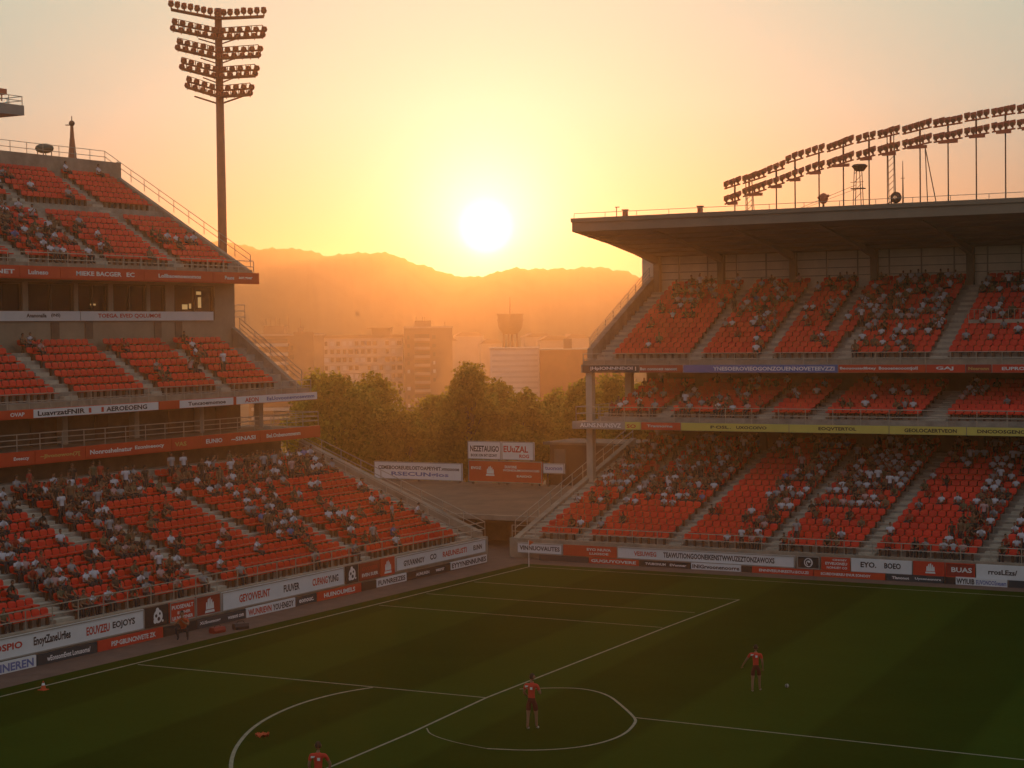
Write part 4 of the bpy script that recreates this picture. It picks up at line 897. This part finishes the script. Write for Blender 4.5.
# ------------------------------------------------------------------ roof lights on the right stand
LT = [(-43.48, 20.98, 22.56, 'pole', 3, -.15, .42), (-42.55, 21.45, 22.88, 'lattice', 5, .36, .66), (-40.79, 21.85, 23.35, 'pole', 3, 0, .44), (-39.6, 22.2, 23.9, 'pole', 3, 0, .44), (-38.09, 22.55, 24.2, 'pole', 3, -.24, .46),
      (-36.58, 22.9, 24.5, 'pole', 5, -.18, .72), (-35.01, 23.2, 24.8, 'pole', 3, -.18, .46), (-33.71, 23.4, 25.0, 'lattice', 4, -.1, .54), (-31.96, 23.7, 25.2, 'pole', 5, -.17, .76), (-30.32, 23.9, 25.4, 'pole', 5, 0, .74),
      (-28.7, 24.1, 25.6, 'pole', 4, .05, .60), (-27.04, 24.25, 25.75, 'pole', 4, -.1, .56), (-25.7, 24.35, 25.85, 'pole', 4, .0, .56), (-23.6, 24.3, 25.8, 'pole', 4, 0, .56), (-21.8, 24.1, 25.6, 'pole', 4, 0, .56)]
LN = ['first', 'second', 'third', 'fourth', 'fifth', 'sixth', 'seventh', 'eighth', 'ninth', 'tenth', 'eleventh', 'twelfth', 'thirteenth', 'fourteenth', 'fifteenth']
for i, (x, zb, zt, kd, nl, off, wdt) in enumerate(LT):
    hts = 'shortest' if i == 0 else f'{LN[i]}'
    T = thing('roof_floodlight', (f'{hts} roof floodlight cluster on a ' + ('braced twin mast' if kd == 'lattice' else 'single pole') + ', counted from the low free end'), 'floodlight', (x, 104, 20.4), 'floodlight clusters in an arc on the roof')
    mb = MB()
    if kd == 'pole': mb.tube((x, 104, 20.4), (x, 104, zt - .2), .045, n=6)
    else:
        for s_ in (-.2, .2):
            mb.tube((x + s_, 104, 20.4), (x + s_, 104, zt - .3), .03, n=5); mb.tube((x + s_, 104.3, 20.4), (x + s_, 104.1, zt - .9), .025, n=5)
        zz = 20.5
        while zz < zb - .2: mb.tube((x - .2, 104, zz), (x + .2, 104, min(zz + .35, zb)), .018, n=4); zz += .35
    if i == 8: mb.tube((x + .3, 104, zb), (x + .8, 104.5, 20.4), .03, n=5); mb.tube((x + .3, 104, zb), (x + .55, 103.6, 20.4), .03, n=5)
    mb.build('pole', steel, T)
    tilt = 0.28 if i < 6 else 0.2 if i < 9 else 0.1; xo = x + off
    mb = MB()
    for zc_ in (zb + .12, zt - .52):
        mb.tube((xo - wdt - .1, 104, zc_ - tilt * wdt), (xo + wdt + .1, 104, zc_ + tilt * wdt), .05, n=5)
    mb.box((xo - wdt * .75, 103.93, zb - .06), (xo + wdt * .75, 104.07, zb + .12)); mb.tube((x, 104.03, zb), (x, 104.03, zt - .45), .06, n=5); mb.build('lamp_frame', lampm, T)
    for r_ in (0, 1):
        for k in range(nl):
            cx_ = xo + (-wdt + wdt * 2 * k / (nl - 1)) * .92; cz = (zb + .42 if r_ == 0 else zt - .25) + (cx_ - xo) * tilt + random.uniform(-.03, .03)
            mb = MB(); dn = Vector((random.uniform(-.1, .1), -1, -.35)).normalized(); q = Vector((cx_, 104, cz))
            mb.prism([(-.15, -.12), (.13, -.15), (.17, .0), (.15, .20), (-.16, .18)], lambda a, z_: (cx_ + a, 103.9, cz + z_ + a * tilt), lambda a, z_: (cx_ + a * .8, 104.18, cz + .05 + z_ * .8 + a * tilt)); mb.tube(q + dn * .13, q + dn * .14, .12, .12, 8, 1); mb.box((cx_ - .05, 103.98, cz - .3), (cx_ + .05, 104.02, cz)); mb.box((cx_ - .10, 103.95, cz - .2), (cx_ - .06, 104.05, cz + .1))
            mb.build('lamp', [lampm, glassm], T)
# other roof fittings
def roof_thing(name, label, cat, x, build):
    T = thing(name, label, cat, (x, 104.2, 20.42)); build(T, x); return T
def plat(T, x):
    mb = MB()
    for s_ in (-.25, .25):
        for e_ in (-.2, .2): mb.tube((x + s_, 104.2 + e_, 20.42), (x + s_ * .6, 104.2 + e_, 22.9), .025, n=5)
    for z in (20.9, 21.4, 21.9, 22.4): mb.tube((x - .24, 104.2, z), (x + .2, 104.2, z + .4), .018, n=4)
    mb.box((x - .4, 104, 21.5), (x + .4, 104.4, 21.56)); mb.tube((x - .4, 104, 21.9), (x + .4, 104, 21.9), .02, n=4); mb.build('frame', steel, T)
    mb = MB(); mb.tube((x + .1, 104.2, 22.55), (x + .1, 104.2, 22.85), .25, .48, 12); mb.tube((x + .1, 104.2, 22.85), (x + .1, 104.2, 22.95), .48, .35, 12); mb.build('bowl', steel, T)
roof_thing('equipment_tower', 'small lattice tower with a bowl-shaped top on the roof between floodlight clusters', 'equipment tower', -35.75, plat)
def ant(T, x):
    mb = MB(); mb.tube((x, 104.2, 20.42), (x, 104.2, 23.0), .06, .02, 6); mb.tube((x - .12, 104.2, 22.0), (x + .12, 104.2, 22.0), .02, n=4); mb.build('mast', steel, T)
roof_thing('antenna', 'thin upright antenna on the roof beside a round dish', 'antenna', -33.05, ant)
def dish(T, x):
    mb = MB(); mb.tube((x, 104.2, 20.42), (x, 104.2, 20.85), .05, n=6); mb.tube((x - .4, 104.2, 20.5), (x + .3, 104.2, 20.8), .03, n=4); mb.build('stand', steel, T)
    mb = MB(); 
    for k in range(4): mb.tube((x + .28, 104.2 - .05 * k, 20.9), (x + .28, 104.15 - .05 * k, 20.9), .34 - .06 * k, .28 - .06 * k, 16, 0, False)
    mb.build('dish', steel, T, True)
roof_thing('satellite_dish', 'pale round satellite dish on the roof at the foot of the thin antenna', 'satellite dish', -33.75, dish)
def unit(T, x):
    mb = MB(); mb.tube((x, 104.2, 20.42), (x, 104.2, 20.75), .07, n=6); mb.build('stand', steel, T)
    mb = MB(); mb.ell((x, 104.2, 21.05), (.3, .25, .33), 8, 6); mb.tube((x - .35, 104.2, 21.1), (x + .35, 104.2, 21.2), .08, n=6); mb.build('head', lampm, T)
roof_thing('camera_unit', 'squat rounded camera unit on the roof below a slanting cable', 'camera', -37.9, unit)
for i, (x, lb) in enumerate(((-50.7, 'small square vent on the roof nearest its free end'), (-45.6, 'small square vent on the roof just before the floodlights begin'))):
    T = thing('roof_vent', lb, 'vent', (x, 103.6, 20.42), 'vents on the stand roof'); mb = MB(); mb.box((x - .13, 103.47, 20.42), (x + .13, 103.73, 20.85)); mb.build('duct', lampm, T)
    mb = MB(); mb.box((x - .17, 103.43, 20.86), (x + .17, 103.77, 20.93)); mb.build('cap', steel, T)
mb = MB(); mb.tube((-51.3, 103.6, 20.42), (-51.3, 103.6, 21.1), .03, n=5); mb.tube((-51.4, 103.6, 21.1), (-51.1, 103.6, 21.1), .03, n=5)
tag(mb.build('roof_post', steel), 'thin T-topped post on the roof beside the vent nearest the free end', 'post')
mb = MB(); mb.tube((-39.5, 104.2, 20.5), (-35.9, 104.2, 21.75), .015, n=4); mb.tube((-39.3, 104.4, 20.5), (-35.9, 104.4, 21.55), .012, n=4)
tag(mb.build('cable', steel), 'pair of slanting cables rising from the roof to the small lattice tower', 'cable')

# ------------------------------------------------------------------ on and behind the left stand
T = thing('camera_gantry', 'grey gantry deck with a railing, cut off by the frame high above the top tier', 'gantry', (-73, 72, 25.5))
mb = MB(); mb.prism([(55, 25.0), (73.75, 25.45), (73.75, 25.98), (55, 25.9)], lambda u, z: (-72.2, u, z), lambda u, z: (-74.6, u, z)); mb.build('deck', fasc_grey, T)
railing(T, [(-72.3, 56, 25.95), (-72.3, 73.7, 25.97), (-74.5, 73.7, 25.97)], .5, 1.0, 2, r=.025)
mb = MB(); mb.box((-74.2, 57.2, 17.5), (-73.4, 58.2, 25.2)); mb.build('column', concrete, T)
mb = MB(); mb.tube((-73, 72.9, 26.2), (-73, 72.9, 26.75), .04, n=5); mb.box((-73.2, 72.6, 26.55), (-72.8, 73.1, 26.85)); mb.tube((-73, 72.3, 26.2), (-73, 72.8, 26.7), .03, n=5); mb.build('camera_head', lampm, T)
T = thing('spire', 'slender tapering lattice spire standing behind the top rail of the unroofed stand', 'spire', (-86, 92.2, 15))
mb = MB(); mb.tube((-86, 92.2, 15), (-86, 92.2, 24.5), .42, .42, 8); mb.tube((-86, 92.2, 24.5), (-86, 92.2, 26.6), .36, .16, 8); mb.tube((-86, 92.2, 26.6), (-86, 92.2, 27.5), .15, .10, 8); mb.build('shaft', mast_m, T)
mb = MB(); mb.ell((-86, 92.2, 27.62), (.2, .2, .2), 8, 6); mb.tube((-86, 92.2, 27.7), (-86, 92.2, 28.1), .03, n=4); mb.tube((-86.3, 91.9, 27.5), (-86, 92.2, 27.5), .04, n=4); mb.build('finial', steel, T)
T = thing('water_tank', 'small domed tank on thin legs behind the top rail of the unroofed stand', 'tank', (-86, 89.6, 24.5))
mb = MB(); mb.ell((-86, 89.6, 25.75), (.62, .62, .32), 12, 8); mb.build('dome', mat('tank_green', (.16, .17, .13), .7, .15), T, True)
for a in range(4):
    mb = MB(); mb.tube((-86 + .45 * math.cos(a * PI / 2 + .6), 89.6 + .45 * math.sin(a * PI / 2 + .6), 20), (-86 + .45 * math.cos(a * PI / 2 + .6), 89.6 + .45 * math.sin(a * PI / 2 + .6), 25.7), .035, n=5); mb.build('leg', steel, T)

# ------------------------------------------------------------------ corner: opening, bank and hoardings
CB = thing('corner_block', 'sloping brown concrete bank over a dark opening between the two stands', 'embankment', (-60, 100, 0))
mb = MB()
mb.prism([(98.3, 1.95), (112.6, 2.62), (112.6, 0), (111, 0), (111, 2.2), (98.3, 1.7)], lambda y, z: (-78, y, z), lambda y, z: (-54.3, y, z)); mb.build('bank', mat('bank_concrete', (0.19, .125, .085), .9, .25, .6, bump=.3), CB)
mb = MB(); mb.box((-78, 98.0, 0), (-60.6, 98.28, 2.0)); mb.box((-60.598, 98.0, 1.72), (-54.1, 98.28, 2.02)); mb.build('retaining_wall', concrete, CB)
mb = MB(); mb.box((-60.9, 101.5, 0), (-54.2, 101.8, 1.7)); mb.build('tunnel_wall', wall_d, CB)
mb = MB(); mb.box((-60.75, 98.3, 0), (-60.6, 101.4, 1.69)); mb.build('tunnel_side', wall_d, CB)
def hoard(x0, x1, z0, z1, y, bm, texts, label, emblem=None):
    o = board('R', y, x0, x1, z0, z1, bm, texts, label, 'hoarding', 'hoardings on the bank in the corner', 'hoarding', emblem, fr=fasc_grey, th=.12)
    mb = MB()
    for x in np.linspace(x0 + .3, x1 - .3, max(2, int((x1 - x0) / 2.5))): mb.box((x - .05, y + .125, 2.3), (x + .05, y + .25, z1 - .1))
    mb.build('post', steel, o); return o
hoard(-75.5, -67.95, 2.72, 3.98, 111.9, whitem, [('CEMEBOOREUEILOETOAPEYHIT.vmooooe', .05, .92, .56, .22, 'k'), ('RSECUNgios', .2, .65, .14, .3, 'b')], 'long low white hoarding with two lines of writing beside the trees')
hoard(-67.4, -64.65, 4.35, 5.62, 111.8, whitem, [('NEZETAUIGO', .08, .86, .42, .34, 'k'), ('BOOK ION INT EZONY', .1, .78, .14, .16, 'k')], 'white hoarding with black lettering, on top of the red one')
hoard(-64.6, -62.0, 4.35, 5.62, 111.8, whitem, [('EUuZAL', .06, .76, .42, .36, 'r'), ('ROG', .55, .3, .12, .2, 'r')], 'white hoarding with red lettering beside the black-lettered one')
hoard(-67.3, -61.3, 2.75, 4.28, 111.7, fasc_red, [('EVOZ', .04, .14, .58, .13, 'w'), ('DUVONE', .5, .16, .66, .13, 'w'), ('IVONOUMOOVOCGEI', .48, .48, .52, .1, 'w'), ('EAIOO', .66, .2, .26, .1, 'w')], 'orange-red hoarding with a white crest below the white pair', emblem=('crown', .3, .5, .26, 'w', None))
hoard(-61.2, -59.5, 3.5, 4.2, 111.6, whitem, [('tuonon', .1, .8, .35, .35, 'b')], 'small white notice at the far end of the red hoarding')
T = thing('gate_hut', 'low brown hut with a thin flat roof behind the bank, beside the roofed stand', 'hut', (-59, 115, 0))
mb = MB(); mb.box((-62.2, 114.5, 0), (-56.2, 118.5, 5.3)); mb.build('wall', mat('hut_wall', (.10, .06, .04), .85, .2, .7), T)
mb = MB(); mb.box((-62.6, 114.2, 5.32), (-55.6, 118.8, 5.5)); mb.build('roof', wall_d, T)
mb = MB(); mb.box((-61.8, 114.4, 3.2), (-60.9, 114.49, 5.0)); mb.build('door', wall_d, T)

# ------------------------------------------------------------------ trees
leafm = bpy.data.materials.new('foliage'); leafm.use_nodes = True; t = leafm.node_tree; t.nodes.clear()
oi = t.nodes.new('ShaderNodeNewGeometry'); rp = t.nodes.new('ShaderNodeValToRGB'); e = rp.color_ramp.elements
e[0].color = (0.085, 0.080, 0.013, 1); e[1].color = (0.19, 0.155, 0.026, 1); t.links.new(oi.outputs['Random Per Island'], rp.inputs[0])
df = t.nodes.new('ShaderNodeBsdfDiffuse'); tr = t.nodes.new('ShaderNodeBsdfTranslucent'); mx = t.nodes.new('ShaderNodeMixShader'); mx.inputs[0].default_value = .6
hs = t.nodes.new('ShaderNodeHueSaturation'); hs.inputs['Value'].default_value = 4.0; t.links.new(rp.outputs[0], hs.inputs['Color'])
t.links.new(rp.outputs[0], df.inputs[0]); t.links.new(hs.outputs[0], tr.inputs[0]); t.links.new(df.outputs[0], mx.inputs[1]); t.links.new(tr.outputs[0], mx.inputs[2])
mo = t.nodes.new('ShaderNodeOutputMaterial'); t.links.new(mx.outputs[0], mo.inputs[0])
barkm = mat('bark', (.14, .11, .07), .95, .3, 4)
def tree(x, y, h, wd, label, n=9000, pointy=0.0, leaf=.20):
    T = thing('tree', label, 'tree', (x, y, 0), 'trees behind the corner of the ground')
    rg = np.random.default_rng(int(abs(x * 31 + y * 17)) + 3); base = gz(math.hypot(x, y), 0) 
    mb = MB(); mb.tube((x, y, base - .3), (x, y, h * .45), .32, .2, 9)
    blobs = []
    nb = 34
    for k in range(nb):
        a = rg.uniform(0, 2 * PI); f_ = rg.uniform(.18, .98); rmax = wd / 2 * (math.sin(min(1, f_ * .95 + .12) * PI) ** .55) * (1 - pointy * f_ * .6)
        rr_ = rmax * rg.uniform(.3, .85); z = h * (.16 + .74 * f_)
        c = Vector((x + rr_ * math.cos(a), y + rr_ * math.sin(a), z)); rb = wd * rg.uniform(.13, .23)
        rb = min(rb, (h - z) * .95 + .25); blobs.append((c, rb)); mb.tube((x, y, min(h * .4, z - .3)), c, .07, .03, 5)
    mb.build('trunk', barkm, T, True)
    per = n // nb; V = []
    cs = np.repeat(np.array([b_[0] for b_ in blobs]), per, 0); rs = np.repeat(np.array([b_[1] for b_ in blobs]), per)
    d = rg.normal(size=(len(cs), 3)); d /= np.linalg.norm(d, axis=1)[:, None]
    rad = rs * (rg.uniform(0, 1, len(cs)) ** .42) * (1 + .25 * np.sin(d[:, 0] * 5 + cs[:, 0]) * np.sin(d[:, 2] * 6))
    p = cs + d * rad[:, None]; p[:, 2] = np.clip(p[:, 2], .8, None)
    nrm = d + rg.normal(size=d.shape) * .8; nrm /= np.linalg.norm(nrm, axis=1)[:, None]
    a = np.cross(nrm, rg.normal(size=d.shape)); a /= np.linalg.norm(a, axis=1)[:, None]; b_ = np.cross(nrm, a)
    sz = leaf * rg.uniform(.6, 1.3, len(p))[:, None]
    q = np.stack((p - a * sz, p - b_ * sz * .6, p + a * sz, p + b_ * sz * .6), 1).reshape(-1, 3)
    me = bpy.data.meshes.new('crown'); nq = len(p); me.vertices.add(nq * 4); me.vertices.foreach_set('co', q.ravel())
    me.loops.add(nq * 4); me.loops.foreach_set('vertex_index', np.arange(nq * 4)); me.polygons.add(nq); me.polygons.foreach_set('loop_start', np.arange(0, nq * 4, 4)); me.polygons.foreach_set('loop_total', np.full(nq, 4))
    me.materials.append(leafm); me.update(); me.validate(); link('crown', me, T)
def fp(px, D):       # ground position straight out at camera-forward depth D
    p = FWD * D + RIGHT * ((px - 512) / FPX * D); return p.x, p.y
TR = [(336, 141, 10.3, 9.0, 0, 'rounded dense tree directly beyond the end of the unroofed stand'), (375, 146, 10.1, 8.2, 0, 'dense tree in front of the long apartment block'),
      (318, 150, 10.6, 6.5, 0, 'tree partly hidden by the end of the unroofed stand'),
      (405, 142, 7.8, 4.6, 0, 'lower thin tree in the dip in front of the apartment tower'), (436, 150, 8.7, 7.5, 0, 'broad tree at the foot of the apartment tower'),
      (470, 146, 11.6, 6.2, .5, 'tallest peaked tree standing clear above the others'), (498, 152, 9.4, 6.5, 0, 'tree just past the tallest one, before the white building'),
      (525, 146, 9.0, 6.5, 0, 'broad tree in front of the white building'), (556, 150, 8.6, 6.0, 0, 'tree in front of the brick-red wall'),
      (583, 142, 9.6, 6.4, 0, 'tree beside the corner column of the roofed stand'), (612, 150, 9.8, 7.0, 0, 'tree seen through the open end of the roofed stand'),
      (352, 140, 5.0, 3.8, .3, 'small bright young tree below the tall ones, by the stand rail'), (455, 147, 7.0, 7.0, 0, 'bushy tree behind the long white hoarding'), (395, 146, 6.8, 7.0, 0, 'bushy tree left of the long white hoarding'), (505, 147, 7.2, 7.0, 0, 'bushy tree behind the stacked hoardings'), (548, 148, 7.4, 6.5, 0, 'bushy tree behind the gate hut'), (640, 146, 9.5, 6.5, 0, 'tree deepest behind the roofed stand')]
for px, D, h, wd, pt, lb in TR:
    x, y = fp(px, D); tree(x, y, h, wd, lb, 5000 if h < 5 else 14000, pt, .17)

# ------------------------------------------------------------------ city
bl1 = mat('render_beige', (.42, .36, .29), .9, .12, .15); bl2 = mat('render_pale', (.52, .46, .38), .9, .1, .15); bl3 = mat('render_brown', (.25, .17, .12), .9, .12, .15)
brick = mat('brick_red', (.34, .11, .06), .9, .15, .3); wdark = mat('window_dark', (.07, .06, .055), .3, 0, spec=.6); whitb = mat('render_white', (.66, .62, .56), .9, .08, .2)
class FB:                                   # building frame: a across (camera-right), c away, base point
    def __init__(s, px, D, rot=0): 
        x, y = fp(px, D); s.o = Vector((x, y, 0)); s.R = Matrix.Rotation(rot, 3, 'Z') @ RIGHT; s.F = Matrix.Rotation(rot, 3, 'Z') @ FWD
    def p(s, a, c, z): q = s.o + s.R * a + s.F * c; return (q.x, q.y, z)
    def box(s, mb, a0, a1, c0, c1, z0, z1, mi=0): mb.prism([(a0, c0), (a1, c0), (a1, c1), (a0, c1)], lambda a, c: s.p(a, c, z0), lambda a, c: s.p(a, c, z1), mi)
def windows(fb, T, cols, rws, ww, wh, frac=1.0, name='window', balc=None, seed=1):
    rg = random.Random(seed); cnt = 0
    for z in rws:
        for a in cols:
            if rg.random() > frac or cnt >= 98: continue
            w_ = ww * rg.choice((.8, 1, 1, 1.3)); mb = MB(); fb.box(mb, a - w_ / 2, a + w_ / 2, -.06, -.01, z, z + wh); mb.build(name, wdark if rg.random() < .7 else whitb, T); cnt += 1
Zb = -13.5
f = FB(281, 520, R(-6)); T = thing('apartment_block', 'squat brownish apartment block with rooftop plant room just past the unroofed stand', 'apartment block', tuple(f.p(0, 0, Zb)))
mb = MB(); f.box(mb, -9.5, 9.6, 0, 14, Zb, 12.6); f.box(mb, 4.0, 9.7, -.8, -.002, Zb, 13.6); mb.build('wall', bl3, T)
mb = MB(); f.box(mb, -9.8, 9.9, -.3, 14.3, 12.61, 13.1); mb.build('roof', bl1, T)
mb = MB(); f.box(mb, -5.5, .5, 3, 8, 13.1, 15.5); f.box(mb, 4.4, 5.6, 3, 5, 13.1, 14.9); mb.build('plant_room', bl3, T)
for a in (-5, -3.6, -2.2, -1, 1.6, 5):
    mb = MB(); mb.tube(f.p(a, 4, 13.2), f.p(a, 4, 17.2 + (a % 2) * .4), .07, n=4); mb.build('aerial', steel, T)
for z in np.arange(9.6, Zb + 2, -2.6):
    mb = MB(); f.box(mb, -8.5, 2.4, -.9, -.005, z, z + .9); mb.build('balcony', bl2, T)
    mb = MB(); f.box(mb, -8.2, 2.1, -.08, -.01, z + .95, z + 2.2); mb.build('window', wdark, T)
windows(f, T, [3.3], np.arange(8.5, Zb + 2, -2.6), 1.0, 1.3, 1)
f = FB(360, 570); T = thing('apartment_block', 'long pale apartment block with rows of small windows and shutters', 'apartment block', tuple(f.p(0, 0, Zb)))
mb = MB(); f.box(mb, -13.0, 13.6, 0, 13, Zb, 11.6); mb.build('wall', bl2, T)
mb = MB(); f.box(mb, -13.3, 13.8, -.4, 13.2, 11.61, 12.5); mb.build('roof', bl3, T)
mb = MB(); f.box(mb, 3.5, 9.5, 3, 8, 12.5, 14.4); f.box(mb, 2.3, 10, 2.6, 8.4, 14.41, 14.7); mb.build('plant_room', bl3, T)
for k in range(8):
    mb = MB(); f.box(mb, -13.3, 12.9, -.35, -.065, 8.4 - k * 2.55, 8.55 - k * 2.55); mb.build('ledge', whitb, T)
windows(f, T, np.arange(-12.3, 12.5, 1.9), np.arange(9.2, Zb + 3, -2.55), 1.1, 1.35, .93, seed=4)
f = FB(429, 560, R(4)); T = thing('apartment_tower', 'taller brown apartment tower with a column of balconies and a rooftop box', 'apartment tower', tuple(f.p(0, 0, Zb)))
mb = MB(); f.box(mb, -7.3, 7.3, 0, 13, Zb, 14.3); mb.build('wall', bl3, T)
mb = MB(); f.box(mb, -7.5, 7.5, -.25, 13.2, 14.31, 14.8); mb.build('roof', bl1, T)
mb = MB(); f.box(mb, -4, .9, 2, 7, 14.8, 16.6); mb.build('plant_room', bl3, T)
for a in (-3.6, -1.6, -1, 5.2):
    mb = MB(); mb.tube(f.p(a, 3, 14.8), f.p(a, 3, 17.8 if a < 0 else 16.2), .08, n=4); mb.build('aerial', steel, T)
for z in np.arange(10.4, Zb + 2, -2.6):
    mb = MB(); f.box(mb, -4.4, .5, -1.0, -.005, z, z + .85); mb.build('balcony', bl1, T)
    mb = MB(); f.box(mb, -4.2, .3, -.08, -.01, z + .9, z + 2.1); mb.build('window', wdark, T)
windows(f, T, [-6.1, 1.7], np.arange(11, Zb + 2, -2.6), .8, 1.1, .9)
f = FB(514, 420); T = thing('office_building', 'flat white building with faint window bands below the water tower', 'office building', tuple(f.p(0, 0, Zb)))
mb = MB(); f.box(mb, -5.4, 5.9, 0, 12, Zb, 9.0); mb.build('wall', whitb, T)
mb = MB(); f.box(mb, -5.6, 5.95, -.2, 12.1, 9.01, 9.4); mb.build('roof', bl2, T)
for z in np.arange(7.4, Zb + 2, -1.25):
    mb = MB(); f.box(mb, -5.0, 5.5, -.05, -.01, z, z + .5); mb.build('window_band', mat('band_pale', (.55, .51, .45), .7, .05), T)
f = FB(566, 415); T = thing('warehouse', 'plain brick-red windowless block between the trees and the roofed stand', 'warehouse', tuple(f.p(0, 0, Zb)))
mb = MB(); f.box(mb, -5.8, 14, 0, 14, Zb, 8.75); mb.build('wall', brick, T)
mb = MB(); f.box(mb, -5.9, 14.1, -.15, 14.1, 8.76, 9.05); mb.build('roof', bl1, T)
mb = MB(); f.box(mb, -.3, 1.6, 5, 7, 9.05, 11.3); mb.build('chimney', bl3, T)
f = FB(511, 620); T = thing('water_tower', 'water tower with a bowl-shaped tank on legs and a needle mast', 'water tower', tuple(f.p(0, 0, Zb)))
c = f.p(0, 0, 0)
for a in range(4):
    th = a * 2 * PI / 4 + .25; mb = MB(); mb.tube((c[0] + 2.6 * math.cos(th), c[1] + 2.6 * math.sin(th), Zb), (c[0] + 2.3 * math.cos(th), c[1] + 2.3 * math.sin(th), 12.6), .42, .36, 8); mb.build('leg', mat('tank_brown', (.16, .10, .07), .8, .1), T)
mb = MB(); prof = [(12.0, 2.2), (12.5, 2.7), (13.2, 3.35), (14.0, 3.85), (15.0, 4.15), (16.2, 4.25), (18.6, 4.3)]
for (z0, r0), (z1, r1) in zip(prof, prof[1:]): mb.tube((c[0], c[1], z0), (c[0], c[1], z1), r0, r1, 24)
mb.tube((c[0], c[1], 16.6), (c[0], c[1], 16.9), 4.55, 4.55, 24); mb.tube((c[0], c[1], 18.61), (c[0], c[1], 18.8), 4.6, 4.6, 24); mb.build('tank', mat('tank_brown', (.16, .10, .07), .8, .1), T)
mb = MB(); mb.tube((c[0], c[1], 18.8), (c[0], c[1], 24.5), .28, .12, 6); mb.build('mast', steel, T)
# low roofs farther out
rg = random.Random(5)
LOWB = [(446, 700, 9, 5.5, 'farthest low roof between the tower block and the peaked tree'), (470, 760, 12, 7.2, 'dim flat roof behind the peaked tree'), (492, 690, 8, 4.4, 'dim low roof left of the water tower legs'), (540, 760, 12, 6.3, 'dim grey roof right of the water tower'), (556, 640, 11, 5.6, 'grey roof with a raised middle above the brick-red block'), (578, 700, 9, 6.0, 'dim stepped roof nearest the roofed stand')]
for px, D, wd, zt, lb in LOWB:
    f = FB(px, D, R(rg.uniform(-12, 12))); T = thing('house', lb, 'house', tuple(f.p(0, 0, Zb)), 'dim roofs on the skyline')
    mb = MB(); f.box(mb, -wd / 2, wd / 2, 0, 10, Zb, zt + 4); mb.build('wall', bl1, T)
    mb = MB(); mb.prism([(-wd / 2 - .3, zt + 4.01), (wd / 2 + .3, zt + 4.01), (wd / 4, zt + 5.6), (-wd / 4, zt + 5.6)], lambda a, z: f.p(a, -.3, z), lambda a, z: f.p(a, 10.3, z)); mb.build('roof', bl3, T)

# ------------------------------------------------------------------ haze
HZ = 0.00041
mb = MB(); mb.box((-1950, -1950, -15.5), (1950, 1950, 106)); hm = bpy.data.materials.new('haze'); hm.use_nodes = True; t = hm.node_tree; t.nodes.clear()
pv = t.nodes.new('ShaderNodeVolumePrincipled'); pv.inputs['Color'].default_value = (.95, .78, .52, 1); pv.inputs['Density'].default_value = HZ; pv.inputs['Anisotropy'].default_value = .80
mo = t.nodes.new('ShaderNodeOutputMaterial'); t.links.new(pv.outputs[0], mo.inputs['Volume'])
o = mb.build('haze', hm); o['kind'] = 'stuff'
